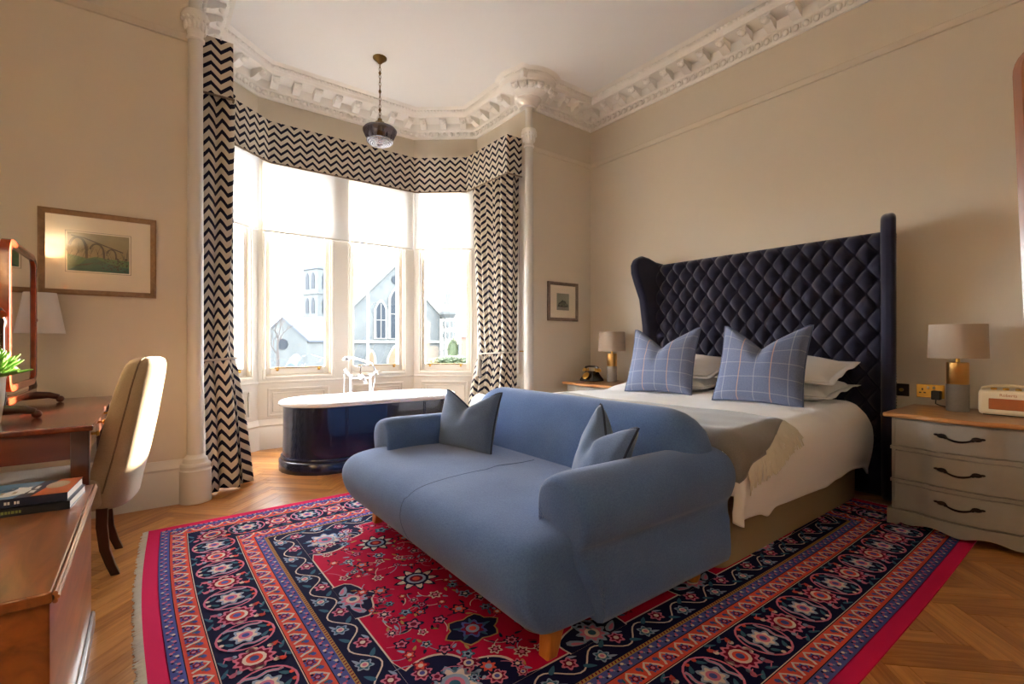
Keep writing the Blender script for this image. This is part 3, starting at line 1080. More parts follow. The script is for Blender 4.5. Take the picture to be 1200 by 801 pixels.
# corner spandrels
for cx, cy, sx, sy in ((0.655, 0.655, 1, 1), (RL - 0.655, 0.655, -1, 1), (0.655, RW - 0.655, 1, -1), (RL - 0.655, RW - 0.655, -1, -1)):
    A = SideDraw(lambda s, t, cx=cx, cy=cy, sx=sx, sy=sy: (cx + sx * s, cy + sy * t))
    def sp(e):
        o = [(0, 0), (0.40 - e, 0)]
        for k in range(1, 24):
            a = PI / 2 * k / 24
            q = (0.36 - e) * (1 + 0.16 * abs(math.sin(4 * a)) - 0.16)
            o.append((q * math.cos(a) + 0.0, q * math.sin(a) * 0.85))
        return o + [(0, 0.34 - e)]
    A.poly(sp(0), 'cream', 2)
    A.poly(sp(0.012), 'navy', 3)
    flower(A, 0.12, 0.11, 0.08, ['lblue', 'cream', 'lblue', 'pink', 'teal'], 4, 9, 0.2)
    for (u, v, r) in ((0.25, 0.06, 0.032), (0.06, 0.22, 0.032), (0.21, 0.17, 0.034), (0.33, 0.025, 0.018)):
        flower(A, u, v, r, ['pink', 'wine', 'cream', 'blue'], 4, 7, 0.2)
    for k in range(14):
        A.leaf(rr.uniform(0.03, 0.24), rr.uniform(0.03, 0.18), 0.045, 0.015, rr.uniform(0, 6), rr.choice(['teal', 'lblue', 'pink']), 4)
    A.stroke([(0.04 + 0.24 * q / 20, 0.13 + 0.03 * math.sin(q)) for q in range(21)], 0.004, 'cream', 4)
# crimson field: big palmettes, flowers, vines
A = SideDraw(lambda s, t: (s, t))
used = []
def free(x, y, r):
    for a, b, q in used:
        if math.hypot(a - x, b - y) < q + r: return False
    return True
for (x, y, sx) in ((1.15, 1.3, 1), (1.15, RW - 1.3, 1)):
    pass
big = [(0.98, 0.98), (1.35, 1.0), (0.98, 1.46), (0.98, 1.95), (1.0, 0.80), (1.7, 0.82), (2.3, 0.80), (2.9, 0.84), (2.9, 1.5), (1.4, 2.1), (2.0, RW - 0.82), (1.38, RW - 0.86), (3.1, 1.0), (1.85, 1.45)]
for x, y in big:
    if not free(x, y, 0.09): continue
    used.append((x, y, 0.10))
    k = rr.random()
    if k < 0.5:
        flower(A, x, y, 0.085, ['navy', 'cream', 'navy', 'lblue', 'wine', 'coral'], 6, 9, 0.28, rr.uniform(0, 6))
    else:
        A.disc(x, y, 0.105, 0.085, 'gold', 6, n=24, lob=6, amp=0.14)
        A.disc(x, y, 0.098, 0.078, 'navy', 7, n=24, lob=6, amp=0.14)
        flower(A, x, y, 0.05, ['blue', 'wine', 'lblue', 'coral'], 8, 7, 0.2)
        for q in range(5):
            A.leaf(x + 0.06 * math.cos(q * 1.26), y + 0.05 * math.sin(q * 1.26), 0.04, 0.014, q * 1.26, 'teal', 8)
x0, x1, y0, y1 = 0.72, RL - 0.72, 0.72, RW - 0.72
tries = 0
while tries < 3000:
    tries += 1
    x, y = rr.uniform(x0, x1), rr.uniform(y0, y1)
    if x > 2.7 and y > 1.0: continue
    r = rr.choice([0.018, 0.022, 0.026, 0.034])
    if not free(x, y, r + 0.014): continue
    used.append((x, y, r))
    p = rr.choice([['lblue', 'navy', 'cream'], ['navy', 'pink', 'wine'], ['cream', 'wine', 'pink'], ['pink', 'navy', 'cream'], ['teal', 'lblue', 'navy'], ['wine', 'coral', 'cream'], ['navy', 'coral', 'lblue']])
    flower(A, x, y, r, p, 6, rr.choice([5, 6, 7]), 0.25, rr.uniform(0, 6))
    # vine curl and leaves
    a = rr.uniform(0, 2 * PI); L = rr.uniform(0.05, 0.12); bend = rr.choice([-1, 1]) * rr.uniform(8, 22)
    pts = []; px_, py_, an = x, y, a
    for q in range(9):
        pts.append((px_, py_)); px_ += math.cos(an) * L / 8; py_ += math.sin(an) * L / 8; an += bend * L / 8
    A.stroke(pts, 0.0036, rr.choice(['cream', 'pink', 'lblue']), 5)
    for q in range(2):
        b = rr.uniform(0, 2 * PI); d = r + rr.uniform(0.012, 0.03)
        A.leaf(x + d * math.cos(b), y + d * math.sin(b), rr.uniform(0.022, 0.04), 0.012, b + rr.uniform(-1, 1), rr.choice(['teal', 'navy', 'wine', 'lblue', 'navy', 'gold']), 5)
pt = D.build('woven_pattern', RM, rug)
tag(pt, kind='stuff')
M_fringe = mat('rug_fringe', S(234, 229, 216), 0.9, var=0.2, vscale=60)
for end in (0, 1):
    mb = MB()
    n = 330
    for k in range(n):
        y = RW * (k + 0.5) / n
        L = rr.uniform(0.022, 0.036)
        dy = rr.uniform(-0.006, 0.006)
        x = 0 if end == 0 else RL
        sg = -1 if end == 0 else 1
        a = warp(x, y); b = (a[0] + sg * L, a[1] + dy)
        w_ = RW / n * 0.42
        mb.loft([[(a[0], a[1] - w_, 0.001), (a[0], a[1] + w_, 0.001), (a[0], a[1] + w_ * 0.6, 0.0075), (a[0], a[1] - w_ * 0.6, 0.0075)], [(b[0], b[1] - w_ * 0.6, 0.0005), (b[0], b[1] + w_ * 0.6, 0.0005), (b[0], b[1] + w_ * 0.3, 0.004), (b[0], b[1] - w_ * 0.3, 0.004)]])
    tag(mb.build('fringe', M_fringe, rug, smooth=0), kind='stuff')

# ------------------------------------------------------------------ bath
M_navy = mat('bath_navy_paint', S(16, 24, 58), 0.22, coat=0.5, spec=0.5)
M_enamel = mat('white_enamel', S(242, 243, 246), 0.12, coat=0.4)
BC = (1.72, 4.43)
def stadium(hl, r, z, n=14, c=BC, rot=R_(-2)):
    s = hl - r
    out = []
    for k in range(n + 1):
        a = -PI / 2 + PI * k / n
        out.append((s + r * math.cos(a), r * math.sin(a)))
    for k in range(n + 1):
        a = PI / 2 + PI * k / n
        out.append((-s + r * math.cos(a), r * math.sin(a)))
    return [(c[0] + x * math.cos(rot) - y * math.sin(rot), c[1] + x * math.sin(rot) + y * math.cos(rot), z) for x, y in out]
bath = thing('bathtub', 'freestanding navy panelled bathtub with white rim in the bay', 'bathtub', (BC[0], BC[1], 0))
body = MB().loft([stadium(0.80, 0.355, 0.09), stadium(0.795, 0.35, 0.3), stadium(0.795, 0.35, 0.556)], cap0=True, cap1=False).build('panel_surround', M_navy, bath, smooth=60)
MB().loft([stadium(0.83, 0.385, 0.0), stadium(0.83, 0.385, 0.085), stadium(0.822, 0.377, 0.095), stadium(0.815, 0.37, 0.098), stadium(0.817, 0.372, 0.11), stadium(0.812, 0.367, 0.122), stadium(0.80, 0.355, 0.126)]).build('plinth', M_navy, bath, smooth=40)
MB().loft([stadium(0.80, 0.355, 0.556), stadium(0.826, 0.381, 0.556), stadium(0.832, 0.387, 0.566), stadium(0.832, 0.387, 0.578), stadium(0.824, 0.379, 0.588), stadium(0.79, 0.345, 0.588), stadium(0.775, 0.33, 0.58), stadium(0.745, 0.30, 0.45), stadium(0.70, 0.26, 0.25), stadium(0.62, 0.20, 0.18)], cap0=False).build('rim_and_basin', M_enamel, bath, smooth=50)
for sx in (-0.36, 0.36):
    mb = MB()
    rot = R_(-2)
    for q in (-0.008, 0.008):
        x, y = sx + q, -0.352
        X, Y = BC[0] + x * math.cos(rot) - y * math.sin(rot), BC[1] + x * math.sin(rot) + y * math.cos(rot)
        mb.tube([(X, Y, 0.13), (X, Y, 0.545)], 0.004, 6)
    mb.build('panel_joint', M_navy, body)
# bath and shower mixer standing behind the far rim
tapx, tapy = 1.69, 4.72
tap = thing('bath_shower_mixer', 'chrome bath taps with cradle handset standing on the bath rim', 'tap', (tapx, tapy, 0.588))
for sx in (-0.1, 0.1):
    MB().lathe([(0.028, 0.0), (0.028, 0.008), (0.014, 0.016), (0.013, 0.15), (0.02, 0.16), (0.02, 0.18), (0.012, 0.185)], (tapx + sx, tapy, 0.588), 14).build('standpipe', M_chrome, tap)
    mb = MB()
    c = (tapx + sx * 1.55, tapy - 0.02, 0.80)
    mb.tube([(tapx + sx, tapy, 0.755), (tapx + sx * 1.3, tapy - 0.015, 0.78), c], 0.009, 8)
    for k in range(4):
        a = PI / 2 * k + 0.4
        mb.tube([c, (c[0] + 0.032 * math.cos(a), c[1] - 0.01, c[2] + 0.032 * math.sin(a))], 0.006, 6)
    mb.build('cross_handle', M_chrome, tap)
mb = MB(); mb.tube([(tapx - 0.1, tapy, 0.75), (tapx + 0.1, tapy, 0.75)], 0.018, 10); mb.ball((tapx, tapy, 0.75), 0.03)
mb.build('mixer_body', M_chrome, tap)
MB().tube([(tapx, tapy, 0.75), (tapx, tapy - 0.05, 0.76), (tapx, tapy - 0.10, 0.74), (tapx, tapy - 0.13, 0.70)], [0.016, 0.015, 0.013, 0.014], 10).build('spout', M_chrome, tap)
MB().tube([(tapx, tapy, 0.75), (tapx, tapy, 0.86)], 0.009, 8).build('riser', M_chrome, tap)
mb = MB()
for sx in (-1, 1):
    mb.tube([(tapx, tapy, 0.855), (tapx + sx * 0.05, tapy, 0.86), (tapx + sx * 0.07, tapy, 0.885)], 0.006, 6)
mb.build('cradle', M_chrome, tap)
hs = MB()
hs.tube([(tapx - 0.14, tapy - 0.01, 0.935), (tapx - 0.08, tapy, 0.945), (tapx + 0.05, tapy, 0.905), (tapx + 0.12, tapy, 0.88)], [0.01, 0.009, 0.011, 0.009], 8)
hs.lathe([(0.012, 0.01), (0.03, -0.005), (0.036, -0.02), (0.034, -0.024)], (tapx - 0.145, tapy - 0.015, 0.945), 14)
hs.build('handset', M_chrome, tap)
MB().tube([(tapx + 0.12, tapy, 0.88), (tapx + 0.145, tapy, 0.84), (tapx + 0.15, tapy, 0.72), (tapx + 0.13, tapy + 0.02, 0.60)], 0.007, 8).build('shower_hose', M_chrome, tap)
MB().tube([(tapx - 0.1, tapy, 0.77), (tapx - 0.14, tapy + 0.01, 0.84), (tapx - 0.155, tapy + 0.02, 0.78), (tapx - 0.155, tapy + 0.02, 0.59)], 0.006, 8).build('overflow_pipe', M_chrome, tap)

# ------------------------------------------------------------------ pendant
PX_, PY_ = 1.80, 4.49
pend = thing('pendant_light', 'smoked glass schoolhouse pendant on brass chain before the bay', 'pendant light', (PX_, PY_, 3.0))
MB().lathe([(0.066, 0.0), (0.066, -0.01), (0.05, -0.024), (0.03, -0.04), (0.018, -0.055), (0.006, -0.06)], (PX_, PY_, ZC), 24).build('ceiling_rose', M_brassdull, pend)
mb = MB()
z = ZC - 0.055; k = 0
while z > 3.265:
    pts = []
    big_ = (k % 6 == 2)
    hh = 0.022
    for q in range(10):
        a = 2 * PI * q / 10
        u, v = 0.009 * math.cos(a), hh * math.sin(a)
        pts.append((PX_ + (u if k % 2 else 0), PY_ + (0 if k % 2 else u), z - hh + v))
    mb.tube(pts, 0.0028, 5, closed=True)
    if k % 5 == 2:
        mb.ball((PX_, PY_, z - hh), 0.014, 0.014, 0.016, 8, 6)
    z -= 0.036; k += 1
tag(mb.build('chain', M_brassdull, pend), kind='stuff')
MB().lathe([(0.008, 0.06), (0.02, 0.055), (0.024, 0.03), (0.045, 0.02), (0.062, 0.0), (0.066, -0.012), (0.05, -0.014)], (PX_, PY_, 3.22), 24).build('gallery', M_brassdull, pend)
M_smoke = glass_mat('smoked_glass', (0.30, 0.27, 0.34, 1), 0.14)
M_clear = glass_mat('cut_glass', (0.82, 0.84, 0.95, 1), 0.35)
sh = MB().lathe([(0.055, 0.0), (0.10, -0.012), (0.148, -0.032), (0.162, -0.05), (0.160, -0.065), (0.135, -0.12), (0.118, -0.155)], (PX_, PY_, 3.212), 40)
sh.f = [f for f in sh.f if len(f) == 4]; sh.m = [0] * len(sh.f)
shade = sh.build('glass_shade', M_smoke, pend, smooth=50)
lens_ = MB()
for r, z_ in ((0.118, -0.155), (0.10, -0.172), (0.08, -0.18), (0.06, -0.183), (0.04, -0.184)):
    lens_.tube([(PX_ + r * math.cos(2 * PI * q / 36), PY_ + r * math.sin(2 * PI * q / 36), 3.212 + z_) for q in range(36)], 0.011, 8, closed=True)
lens_.build('ribbed_glass_base', M_clear, shade, smooth=60)
MB().lathe([(0.02, 0.0), (0.022, -0.03), (0.03, -0.06), (0.032, -0.09), (0.02, -0.12), (0.006, -0.13)], (PX_, PY_, 3.21), 16).build('bulb_holder', M_brassdull, pend)

# ------------------------------------------------------------------ sofa
M_sofa = weave_mat('sofa_wool', S(38, 66, 118), S(94, 126, 178), 170, 0.95, 0.25, 0.35)
M_piping = mat('sofa_piping', S(52, 70, 104), 0.9)
sofa = thing('sofa', 'blue-grey wool two-seat sofa with rolled arms at the bed foot', 'sofa', (1.5, 2.02, 0))
def smoothring(pts, n=4):
    """closed Catmull-Rom through 2-D points"""
    out = []
    L = len(pts)
    for i in range(L):
        p0, p1, p2, p3 = (Vector(pts[(i + k - 1) % L]) for k in range(4))
        for q in range(n):
            t = q / n
            out.append(tuple(0.5 * ((2 * p1) + (p2 - p0) * t + (2 * p0 - 5 * p1 + 4 * p2 - p3) * t * t + (3 * p1 - p0 - 3 * p2 + p3) * t ** 3)))
    return out
SY0, SY1 = 1.16, 2.89
# seat: one long tight cushion with a rolled front
prof = [(1.95, 0.12), (1.5, 0.115), (1.08, 0.125), (0.985, 0.16), (0.925, 0.24), (0.905, 0.33), (0.94, 0.405), (1.04, 0.445), (1.3, 0.462), (1.6, 0.45), (1.95, 0.44), (1.97, 0.3)]
ring = smoothring(prof, 4)
cx, cz = 1.5, 0.28
rings = []
ys = [(SY0, 0.0), (SY0 + 0.006, 0.45), (SY0 + 0.022, 0.72), (SY0 + 0.05, 0.9), (SY0 + 0.09, 1.0)]
full = [(y, e) for y, e in ys] + [(SY0 + 0.09 + (SY1 - SY0 - 0.18) * k / 12, 1.0) for k in range(1, 12)] + [(SY1 - (y - SY0), e) for y, e in ys[::-1]]
for y, e in full:
    k = 0.93 + 0.07 * e
    dip = -0.012 * math.exp(-((y - 2.02) / 0.05) ** 2)
    rings.append([(cx + (x - cx) * k, y, cz + (z - cz) * (0.80 + 0.2 * e) + (dip if z > 0.4 and x < 1.4 else 0)) for x, z in ring])
seat = MB().loft(rings).build('seat', M_sofa, sofa, smooth=70)
# centre seam
top_ = [(x, z) for x, z in ring if z > 0.17 and x < 1.72]
MB().tube([(cx + (x - cx) * 1.0, 2.02, cz + (z - cz) - (0.0115 if z > 0.4 and x < 1.4 else -0.0005)) for x, z in top_], 0.0016, 5).build('seam', M_piping, seat)
# back with rounded shoulders
def back_h(y):
    a = min(y - (SY0 - 0.03), (SY1 + 0.03) - y)
    return 0.0 if a <= 0 else (min(1.0, (a / 0.22)) if a < 0.22 else 1.0)
rings = []
bp = [(1.72, 0.36), (1.765, 0.52), (1.83, 0.66), (1.88, 0.745), (1.94, 0.785), (2.01, 0.78), (2.06, 0.735), (2.085, 0.6), (2.085, 0.3), (2.075, 0.12), (1.9, 0.115), (1.75, 0.13)]
br = smoothring(bp, 4)
for k in range(41):
    y = SY0 + 0.002 + (SY1 - SY0 - 0.004) * k / 40
    a = min(y - SY0, SY1 - y) / 0.24
    e = 1.0 if a >= 1 else math.sqrt(max(0.0, 1 - (1 - a) ** 2.4))
    top = 0.58 + 0.205 * e
    rings.append([(1.92 + (x - 1.92) * (0.82 + 0.18 * min(1, e + 0.1)), y, z if z < 0.4 else 0.4 + (z - 0.4) * (top - 0.4) / 0.385) for x, z in br])
MB().loft(rings).build('backrest', M_sofa, sofa, smooth=70)
# rolled arms
def arm(sign, yc):
    sec = [(0.0, 0.13), (0.128, 0.125), (0.134, 0.28), (0.128, 0.385), (0.15, 0.43), (0.168, 0.52), (0.132, 0.597), (0.05, 0.63), (-0.03, 0.625), (-0.085, 0.57), (-0.09, 0.45), (-0.085, 0.3), (-0.08, 0.13)]
    sr = smoothring(sec, 4)
    rings = []
    for x, e in ((1.135, 0.30), (1.14, 0.62), (1.155, 0.82), (1.18, 0.93), (1.22, 1.0), (1.35, 1.0), (1.5, 1.0), (1.65, 1.0), (1.8, 0.99), (1.92, 1.0), (2.02, 0.99), (2.07, 0.95), (2.092, 0.86)):
        zc = 0.40
        dr = 0.012 * max(0, (x - 1.2)) * -1
        rings.append([(x + 0.88 * max(0.0, 1.27 - x) * min(1, max(0, (0.37 - z) / 0.12)), yc + sign * (y * (0.72 + 0.28 * max(e, min(1, max(0, (0.40 - z) / 0.08))))), zc + (z - zc) * (0.80 + 0.2 * (e if z > zc else 1.0)) + dr) for y, z in sr])
    a = MB().loft(rings).build('arm', M_sofa, sofa, smooth=70)
    # pleats on the scroll front
    for k in range(3):
        t = [0.35, 0.9, 1.5][k]
        pts = []
        for q in range(6):
            r = 0.05 + 0.05 * q / 5
            pts.append((1.137 + 0.10 * (q / 5) ** 2 + 0.004, yc + sign * (0.03 + r * math.cos(t + 0.25 * q / 5) * 0.9), 0.52 + r * math.sin(t + 0.25 * q / 5) * 0.95))
        MB().tube(pts, 0.0022, 5).build('pleat', M_piping, a)
    return a
arm(-1, 1.255)
arm(1, 2.79)
for x, y in ((1.13, 1.245), (1.13, 2.80), (1.98, 1.235), (1.98, 2.81)):
    mb = MB()
    fx = -0.025 if x < 1.5 else 0.012
    if x < 1.5:
        mb.loft([[(x + fx + dx, y + dy, 0.0088) for dx, dy in ((-.024, -.024), (.024, -.024), (.024, .024), (-.024, .024))], [(x + dx, y + dy, 0.135) for dx, dy in ((-.034, -.034), (.034, -.034), (.034, .034), (-.034, .034))]])
        mb.build('leg', M_oak, sofa, smooth=0, bevel=0.006)
    else:
        mb.lathe([(0.022, 0.0088), (0.03, 0.03), (0.036, 0.06), (0.034, 0.10), (0.03, 0.135)], (x, y, 0), 16).build('leg', M_oak, sofa)
MB().box(2.02, 2.045, 1.168, 1.172, 0.15, 0.19).build('fabric_tag', M_white, sofa, smooth=0)

# ------------------------------------------------------------------ cushions
def cushion(name, label, cat, loc, w, h, t, rot, material, chop=0.0, piping=None, group=None, flange=0.0, ears=0.07, nu=28, seed=0, part='cover'):
    Mx = Matrix.Translation(loc) @ rot.to_4x4()
    root = thing(name, label, cat, loc, group)
    def shp(u, v, sg):
        x = w / 2 * u * (1 - ears * (1 - v * v))
        z = h / 2 * v * (1 - ears * (1 - u * u))
        f = max(0.0, (1 - u * u) * (1 - v * v)) ** 0.42
        if chop and v > -0.3:
            q = (v + 0.3) / 1.3
            g = max(0.0, 1 - abs(u) / 0.92) ** 1.25
            z -= chop * q * q * g * (1.0 if v < 1 else 1.0)
            f *= 1 - 0.55 * q * math.exp(-(u / 0.16) ** 2)
        y = sg * t / 2 * f + 0.012 * noise.noise(Vector((u * 2.2 + seed, v * 2.2, sg + seed * 3.1))) * f * (1.5 if flange else 1)
        return Mx @ Vector((x, y, z))
    mb = MB()
    for sg in (-1, 1):
        mb.grid(lambda a, b: shp(2 * a - 1, 2 * b - 1, sg), nu, nu, uvfn=lambda a, b: ((a - 0.5) * w, (b - 0.5) * h))
    c = mb.build(part, material, root, smooth=75)
    loop = [(-1 + 2 * k / nu, -1) for k in range(nu)] + [(1, -1 + 2 * k / nu) for k in range(nu)] + [(1 - 2 * k / nu, 1) for k in range(nu)] + [(-1, 1 - 2 * k / nu) for k in range(nu)]
    if piping:
        MB().tube([shp(u, v, 0) for u, v in loop], 0.0055, 6, closed=True).build('piping', piping, root)
    if flange:
        rings = []
        for e, tt in ((0.0, 0.004), (flange, 0.0015)):
            for sg in (-1, 1):
                pass
        inn = [shp(u, v, 0) for u, v in loop]
        nrm = (Mx.to_3x3() @ Vector((0, 1, 0))).normalized()
        cc = Vector(loc)
        out = []
        for k, (u, v) in enumerate(loop):
            d = Vector((1 if u > 0.999 else (-1 if u < -0.999 else 0), 0, 1 if v > 0.999 else (-1 if v < -0.999 else 0)))
            q = inn[k] + (Mx.to_3x3() @ d) * flange + nrm * 0.007 * math.sin(4 * (u + 1.7 * v) + seed)
            out.append(q)
        mb = MB()
        mb.loft([inn, out], cap0=False, cap1=False)
        mb.build('flange', material, root, smooth=60, solid=0.004)
    return root
def basis(normal, up=(0, 0, 1), roll=0.0):
    """columns: x = width direction, y = thickness (normal), z = height"""
    y = Vector(normal).normalized()
    z = Vector(up) - y * Vector(up).dot(y); z.normalize()
    x = y.cross(z)
    m = Matrix((x, y, z)).transposed()
    return m @ Matrix.Rotation(roll, 3, 'Y')
M_cush = weave_mat('cushion_wool', S(58, 78, 112), S(108, 128, 160), 190, 0.95, 0.25, 0.3)
M_cpipe = mat('cushion_piping', S(40, 50, 72), 0.9)
cushion('sofa_cushion', 'slate blue cushion with dented top at the far end of the sofa', 'cushion', (1.58, 2.53, 0.612), 0.50, 0.37, 0.16, basis((-1, -0.18, 0.30), roll=0.03), M_cush, 0.10, M_cpipe, 'cushions on the sofa')
cushion('sofa_cushion', 'slate blue cushion turned edge-on against the near sofa arm', 'cushion', (1.63, 1.47, 0.600), 0.45, 0.37, 0.16, basis((-0.86, 0.42, 0.38), roll=-0.10), M_cush, 0.12, M_cpipe, 'cushions on the sofa', seed=2)

# ------------------------------------------------------------------ bed
M_divan = mat('divan_hessian', S(158, 136, 102), 0.9, bump=0.25, bscale=500, var=0.15, vscale=300)
M_vel = mat('navy_velvet', S(26, 25, 56), 0.7, sheen=0.35, var=0.25, vscale=8, col2=S(16, 15, 38), spec=0.25)
M_linen = mat('white_linen', S(244, 243, 242), 0.85, bump=0.06, bscale=160)
bed = thing('bed', 'large divan bed with tall winged navy buttoned headboard', 'bed', (3.1, 2.08, 0))
def rrect(x0, x1, y0, y1, r, n=6):
    out = []
    for cx, cy, a0 in ((x1 - r, y1 - r, 0), (x0 + r, y1 - r, 90), (x0 + r, y0 + r, 180), (x1 - r, y0 + r, 270)):
        for k in range(n + 1):
            a = R_(a0 + 90 * k / n)
            out.append((cx + r * math.cos(a), cy + r * math.sin(a)))
    return out
MB().prism(rrect(2.17, 3.98, 1.205, 2.955, 0.06), 0.009, 0.36).build('divan_base', M_divan, bed, smooth=40, bevel=0.01)
MB().prism(rrect(2.20, 4.0, 1.225, 2.935, 0.08), 0.362, 0.60).build('mattress', M_linen, bed, smooth=40, bevel=0.03, seg=3)
hb = MB().prism([(1.035, 0.01), (2.995, 0.01), (2.995, 1.875), (1.035, 1.875)], 4.115, 4.20, axis='x').build('headboard', M_vel, bed, smooth=0, bevel=0.02)
wing = [(4.2, 0.01), (3.99, 0.01), (3.965, 0.3), (3.94, 0.9), (3.915, 1.25), (3.87, 1.52), (3.795, 1.68), (3.755, 1.78), (3.75, 1.86), (3.785, 1.925), (3.86, 1.955), (3.95, 1.94), (4.05, 1.905), (4.2, 1.885)]
for y0, y1 in ((0.955, 1.04), (2.99, 3.075)):
    sgn = -1 if y0 < 2 else 1
    MB(lambda q, sgn=sgn: Vector((4.2 - (4.2 - q.x) * 0.844, q.y + sgn * ((4.2 - q.x) * 0.21 - 0.085), q.z))).prism([(x, z) for x, z in wing], y0, y1, axis='y').build('wing', M_vel, hb, smooth=40, bevel=0.03, seg=4)
SXT, SYT = 0.145, 0.19
HY0, HY1, HZ0, HZ1 = 1.04, 2.99, 0.35, 1.875
def tuft(u, v):
    y = HY0 + (HY1 - HY0) * u; z = HZ0 + (HZ1 - HZ0) * v
    a = (y - 1.115) / SXT + (z - 0.40) / SYT
    b = (y - 1.115) / SXT - (z - 0.40) / SYT
    hgt = (abs(math.sin(PI * a / 1.0)) * abs(math.sin(PI * b / 1.0))) ** 0.42
    edge = min(1.0, min(y - HY0, HY1 - y, HZ1 - z) / 0.05)
    e = math.sqrt(max(0, edge * (2 - edge)))
    return (4.115 - 0.005 - 0.055 * hgt * e, y, z)
MB().grid(tuft, 240, 170).build('tufted_panel', M_vel, hb, smooth=89)
mb = MB()
z = 0.40; r = 0
while z < 1.80:
    y = 1.115 + (SXT / 2 if r % 2 else 0)
    while y < 2.95:
        mb.ball((4.106, y, z), 0.007, 0.013, 0.013, 8, 6)
        y += SXT
    z += SYT / 2; r += 1
tag(mb.build('button_tufting', M_vel, hb), kind='stuff')
M_stud = mat('dark_stud', S(70, 60, 60), 0.35, 1.0)
mb = MB()
for k in range(90):
    z = 0.05 + 1.8 * k / 89
    mb.ball((4.15, 1.026, z), 0.006, 0.003, 0.006, 6, 4)
tag(mb.build('nail_stud_row', M_stud, hb), kind='stuff')

# duvet and throw share one drape
DX0, DY0, DY1, DZ, DR = 2.215, 1.22, 2.94, 0.668, 0.10
def drape(s, t, off=0.0, k=1.0):
    def edge(d):
        a = d / DR
        if a < PI / 2:
            return DR * math.sin(a), DR * (1 - math.cos(a))
        return DR, DR + (d - DR * PI / 2)
    x, y, z = s, t, DZ
    fall = 0
    if t < DY0 or s < DX0:
        dx_, dy_ = max(0.0, DX0 - s), max(0.0, DY0 - t)
        r_ = math.hypot(dx_, dy_); m_ = min(r_, max(dx_, dy_) + 0.02)
        h_, v_ = edge(m_); x = min(s, DX0) - 0 if dx_ == 0 else DX0 - h_ * dx_ / r_
        x = s if dx_ == 0 else x
        y = t if dy_ == 0 else DY0 - h_ * dy_ / r_
        z -= v_; fall = v_
        fold = (0.009 * math.sin(13 * s + 2.5 * math.sin(3.1 * s)) + 0.030 * noise.noise(Vector((s * 3.4, t * 2, 3)))) * min(1, v_ / 0.22)
        w_ = dy_ / r_ if r_ else 0
        y -= w_ * (0.03 * math.sin(min(1, v_ / 0.36) * PI) * k + 0.008 * min(1, v_ / 0.1) + fold * k)
    if t > DY1 and s >= DX0:
        h_, v_ = edge(t - DY1); y = DY1 + h_; z -= v_
    puff = 0.016 * noise.noise(Vector((s * 2.3, t * 2.3, 0))) + 0.007 * noise.noise(Vector((s * 7, t * 5, 5)))
    z += puff * (1 if fall < 0.05 else 0.3) * k + off * (1 if fall < DR else 0.2)
    if fall > 0:
        y -= off * min(1, fall / DR) * w_
    # soft rise where the cover is turned at the pillows
    if s > 3.3 and t >= DY0 - 0.2:
        z += 0.03 * math.sin(min(1, (s - 3.3) / 0.35) * PI / 2) * (1 if fall < 0.02 else max(0, 1 - fall / 0.2))
    return (x, y, z)
duvet = thing('duvet', 'thick white duvet hanging over the near side of the bed', 'duvet', (3.0, 2.08, 0.6))
def dfn(u, v):
    s = 1.90 + (3.87 - 1.90) * u
    hem = 0.455 + 0.018 * noise.noise(Vector((s * 4, 1, 2))) + 0.03 * math.exp(-((s - 2.44) / 0.06) ** 2) - 0.0 * max(0, (2.35 - s) / 0.3)
    t = (DY0 - hem) + (DY1 + 0.40 - (DY0 - hem)) * v
    p = list(drape(s, t))
    if u > 0.94:
        e = (u - 0.94) / 0.06
        p[2] -= 0.06 * e * e
    return p
dc = MB().grid(dfn, 150, 150).build('duvet_cover', M_linen, duvet, smooth=80, solid=0.012)
M_throw = weave_mat('throw_grey_wool', S(86, 82, 80), S(140, 134, 130), 260, 0.95, 0.4, 0.4)
M_tfr = mat('throw_fringe', S(214, 208, 194), 0.9)
throw = thing('throw_blanket', 'grey woven throw with pale fringe over the bed corner', 'blanket', (2.5, 2.0, 0.67))
def tn(s):
    return DY0 - 0.055 - 0.16 * max(0.0, (2.72 - s) / 0.6)
def tfn(u, v):
    s = 1.96 + (2.74 - 1.96) * u
    a = tn(s)
    return drape(s + 0.02 * math.sin(6 * v), a + (2.86 - a) * v, 0.016)
MB().grid(tfn, 40, 110).build('throw_cloth', M_throw, throw, smooth=80, solid=0.006)
mb = MB()
for k in range(110):
    s = 2.125 + 0.615 * k / 109
    a = tn(s)
    L = random.uniform(0.09, 0.12); j = random.uniform(-0.012, 0.012)
    mb.tube([drape(s, a + 0.004, 0.020), drape(s + j * 0.5, a - L * 0.5, 0.024), drape(s + j, a - L, 0.024)], 0.0026, 5)
tag(mb.build('fringe', M_tfr, throw), kind='stuff')

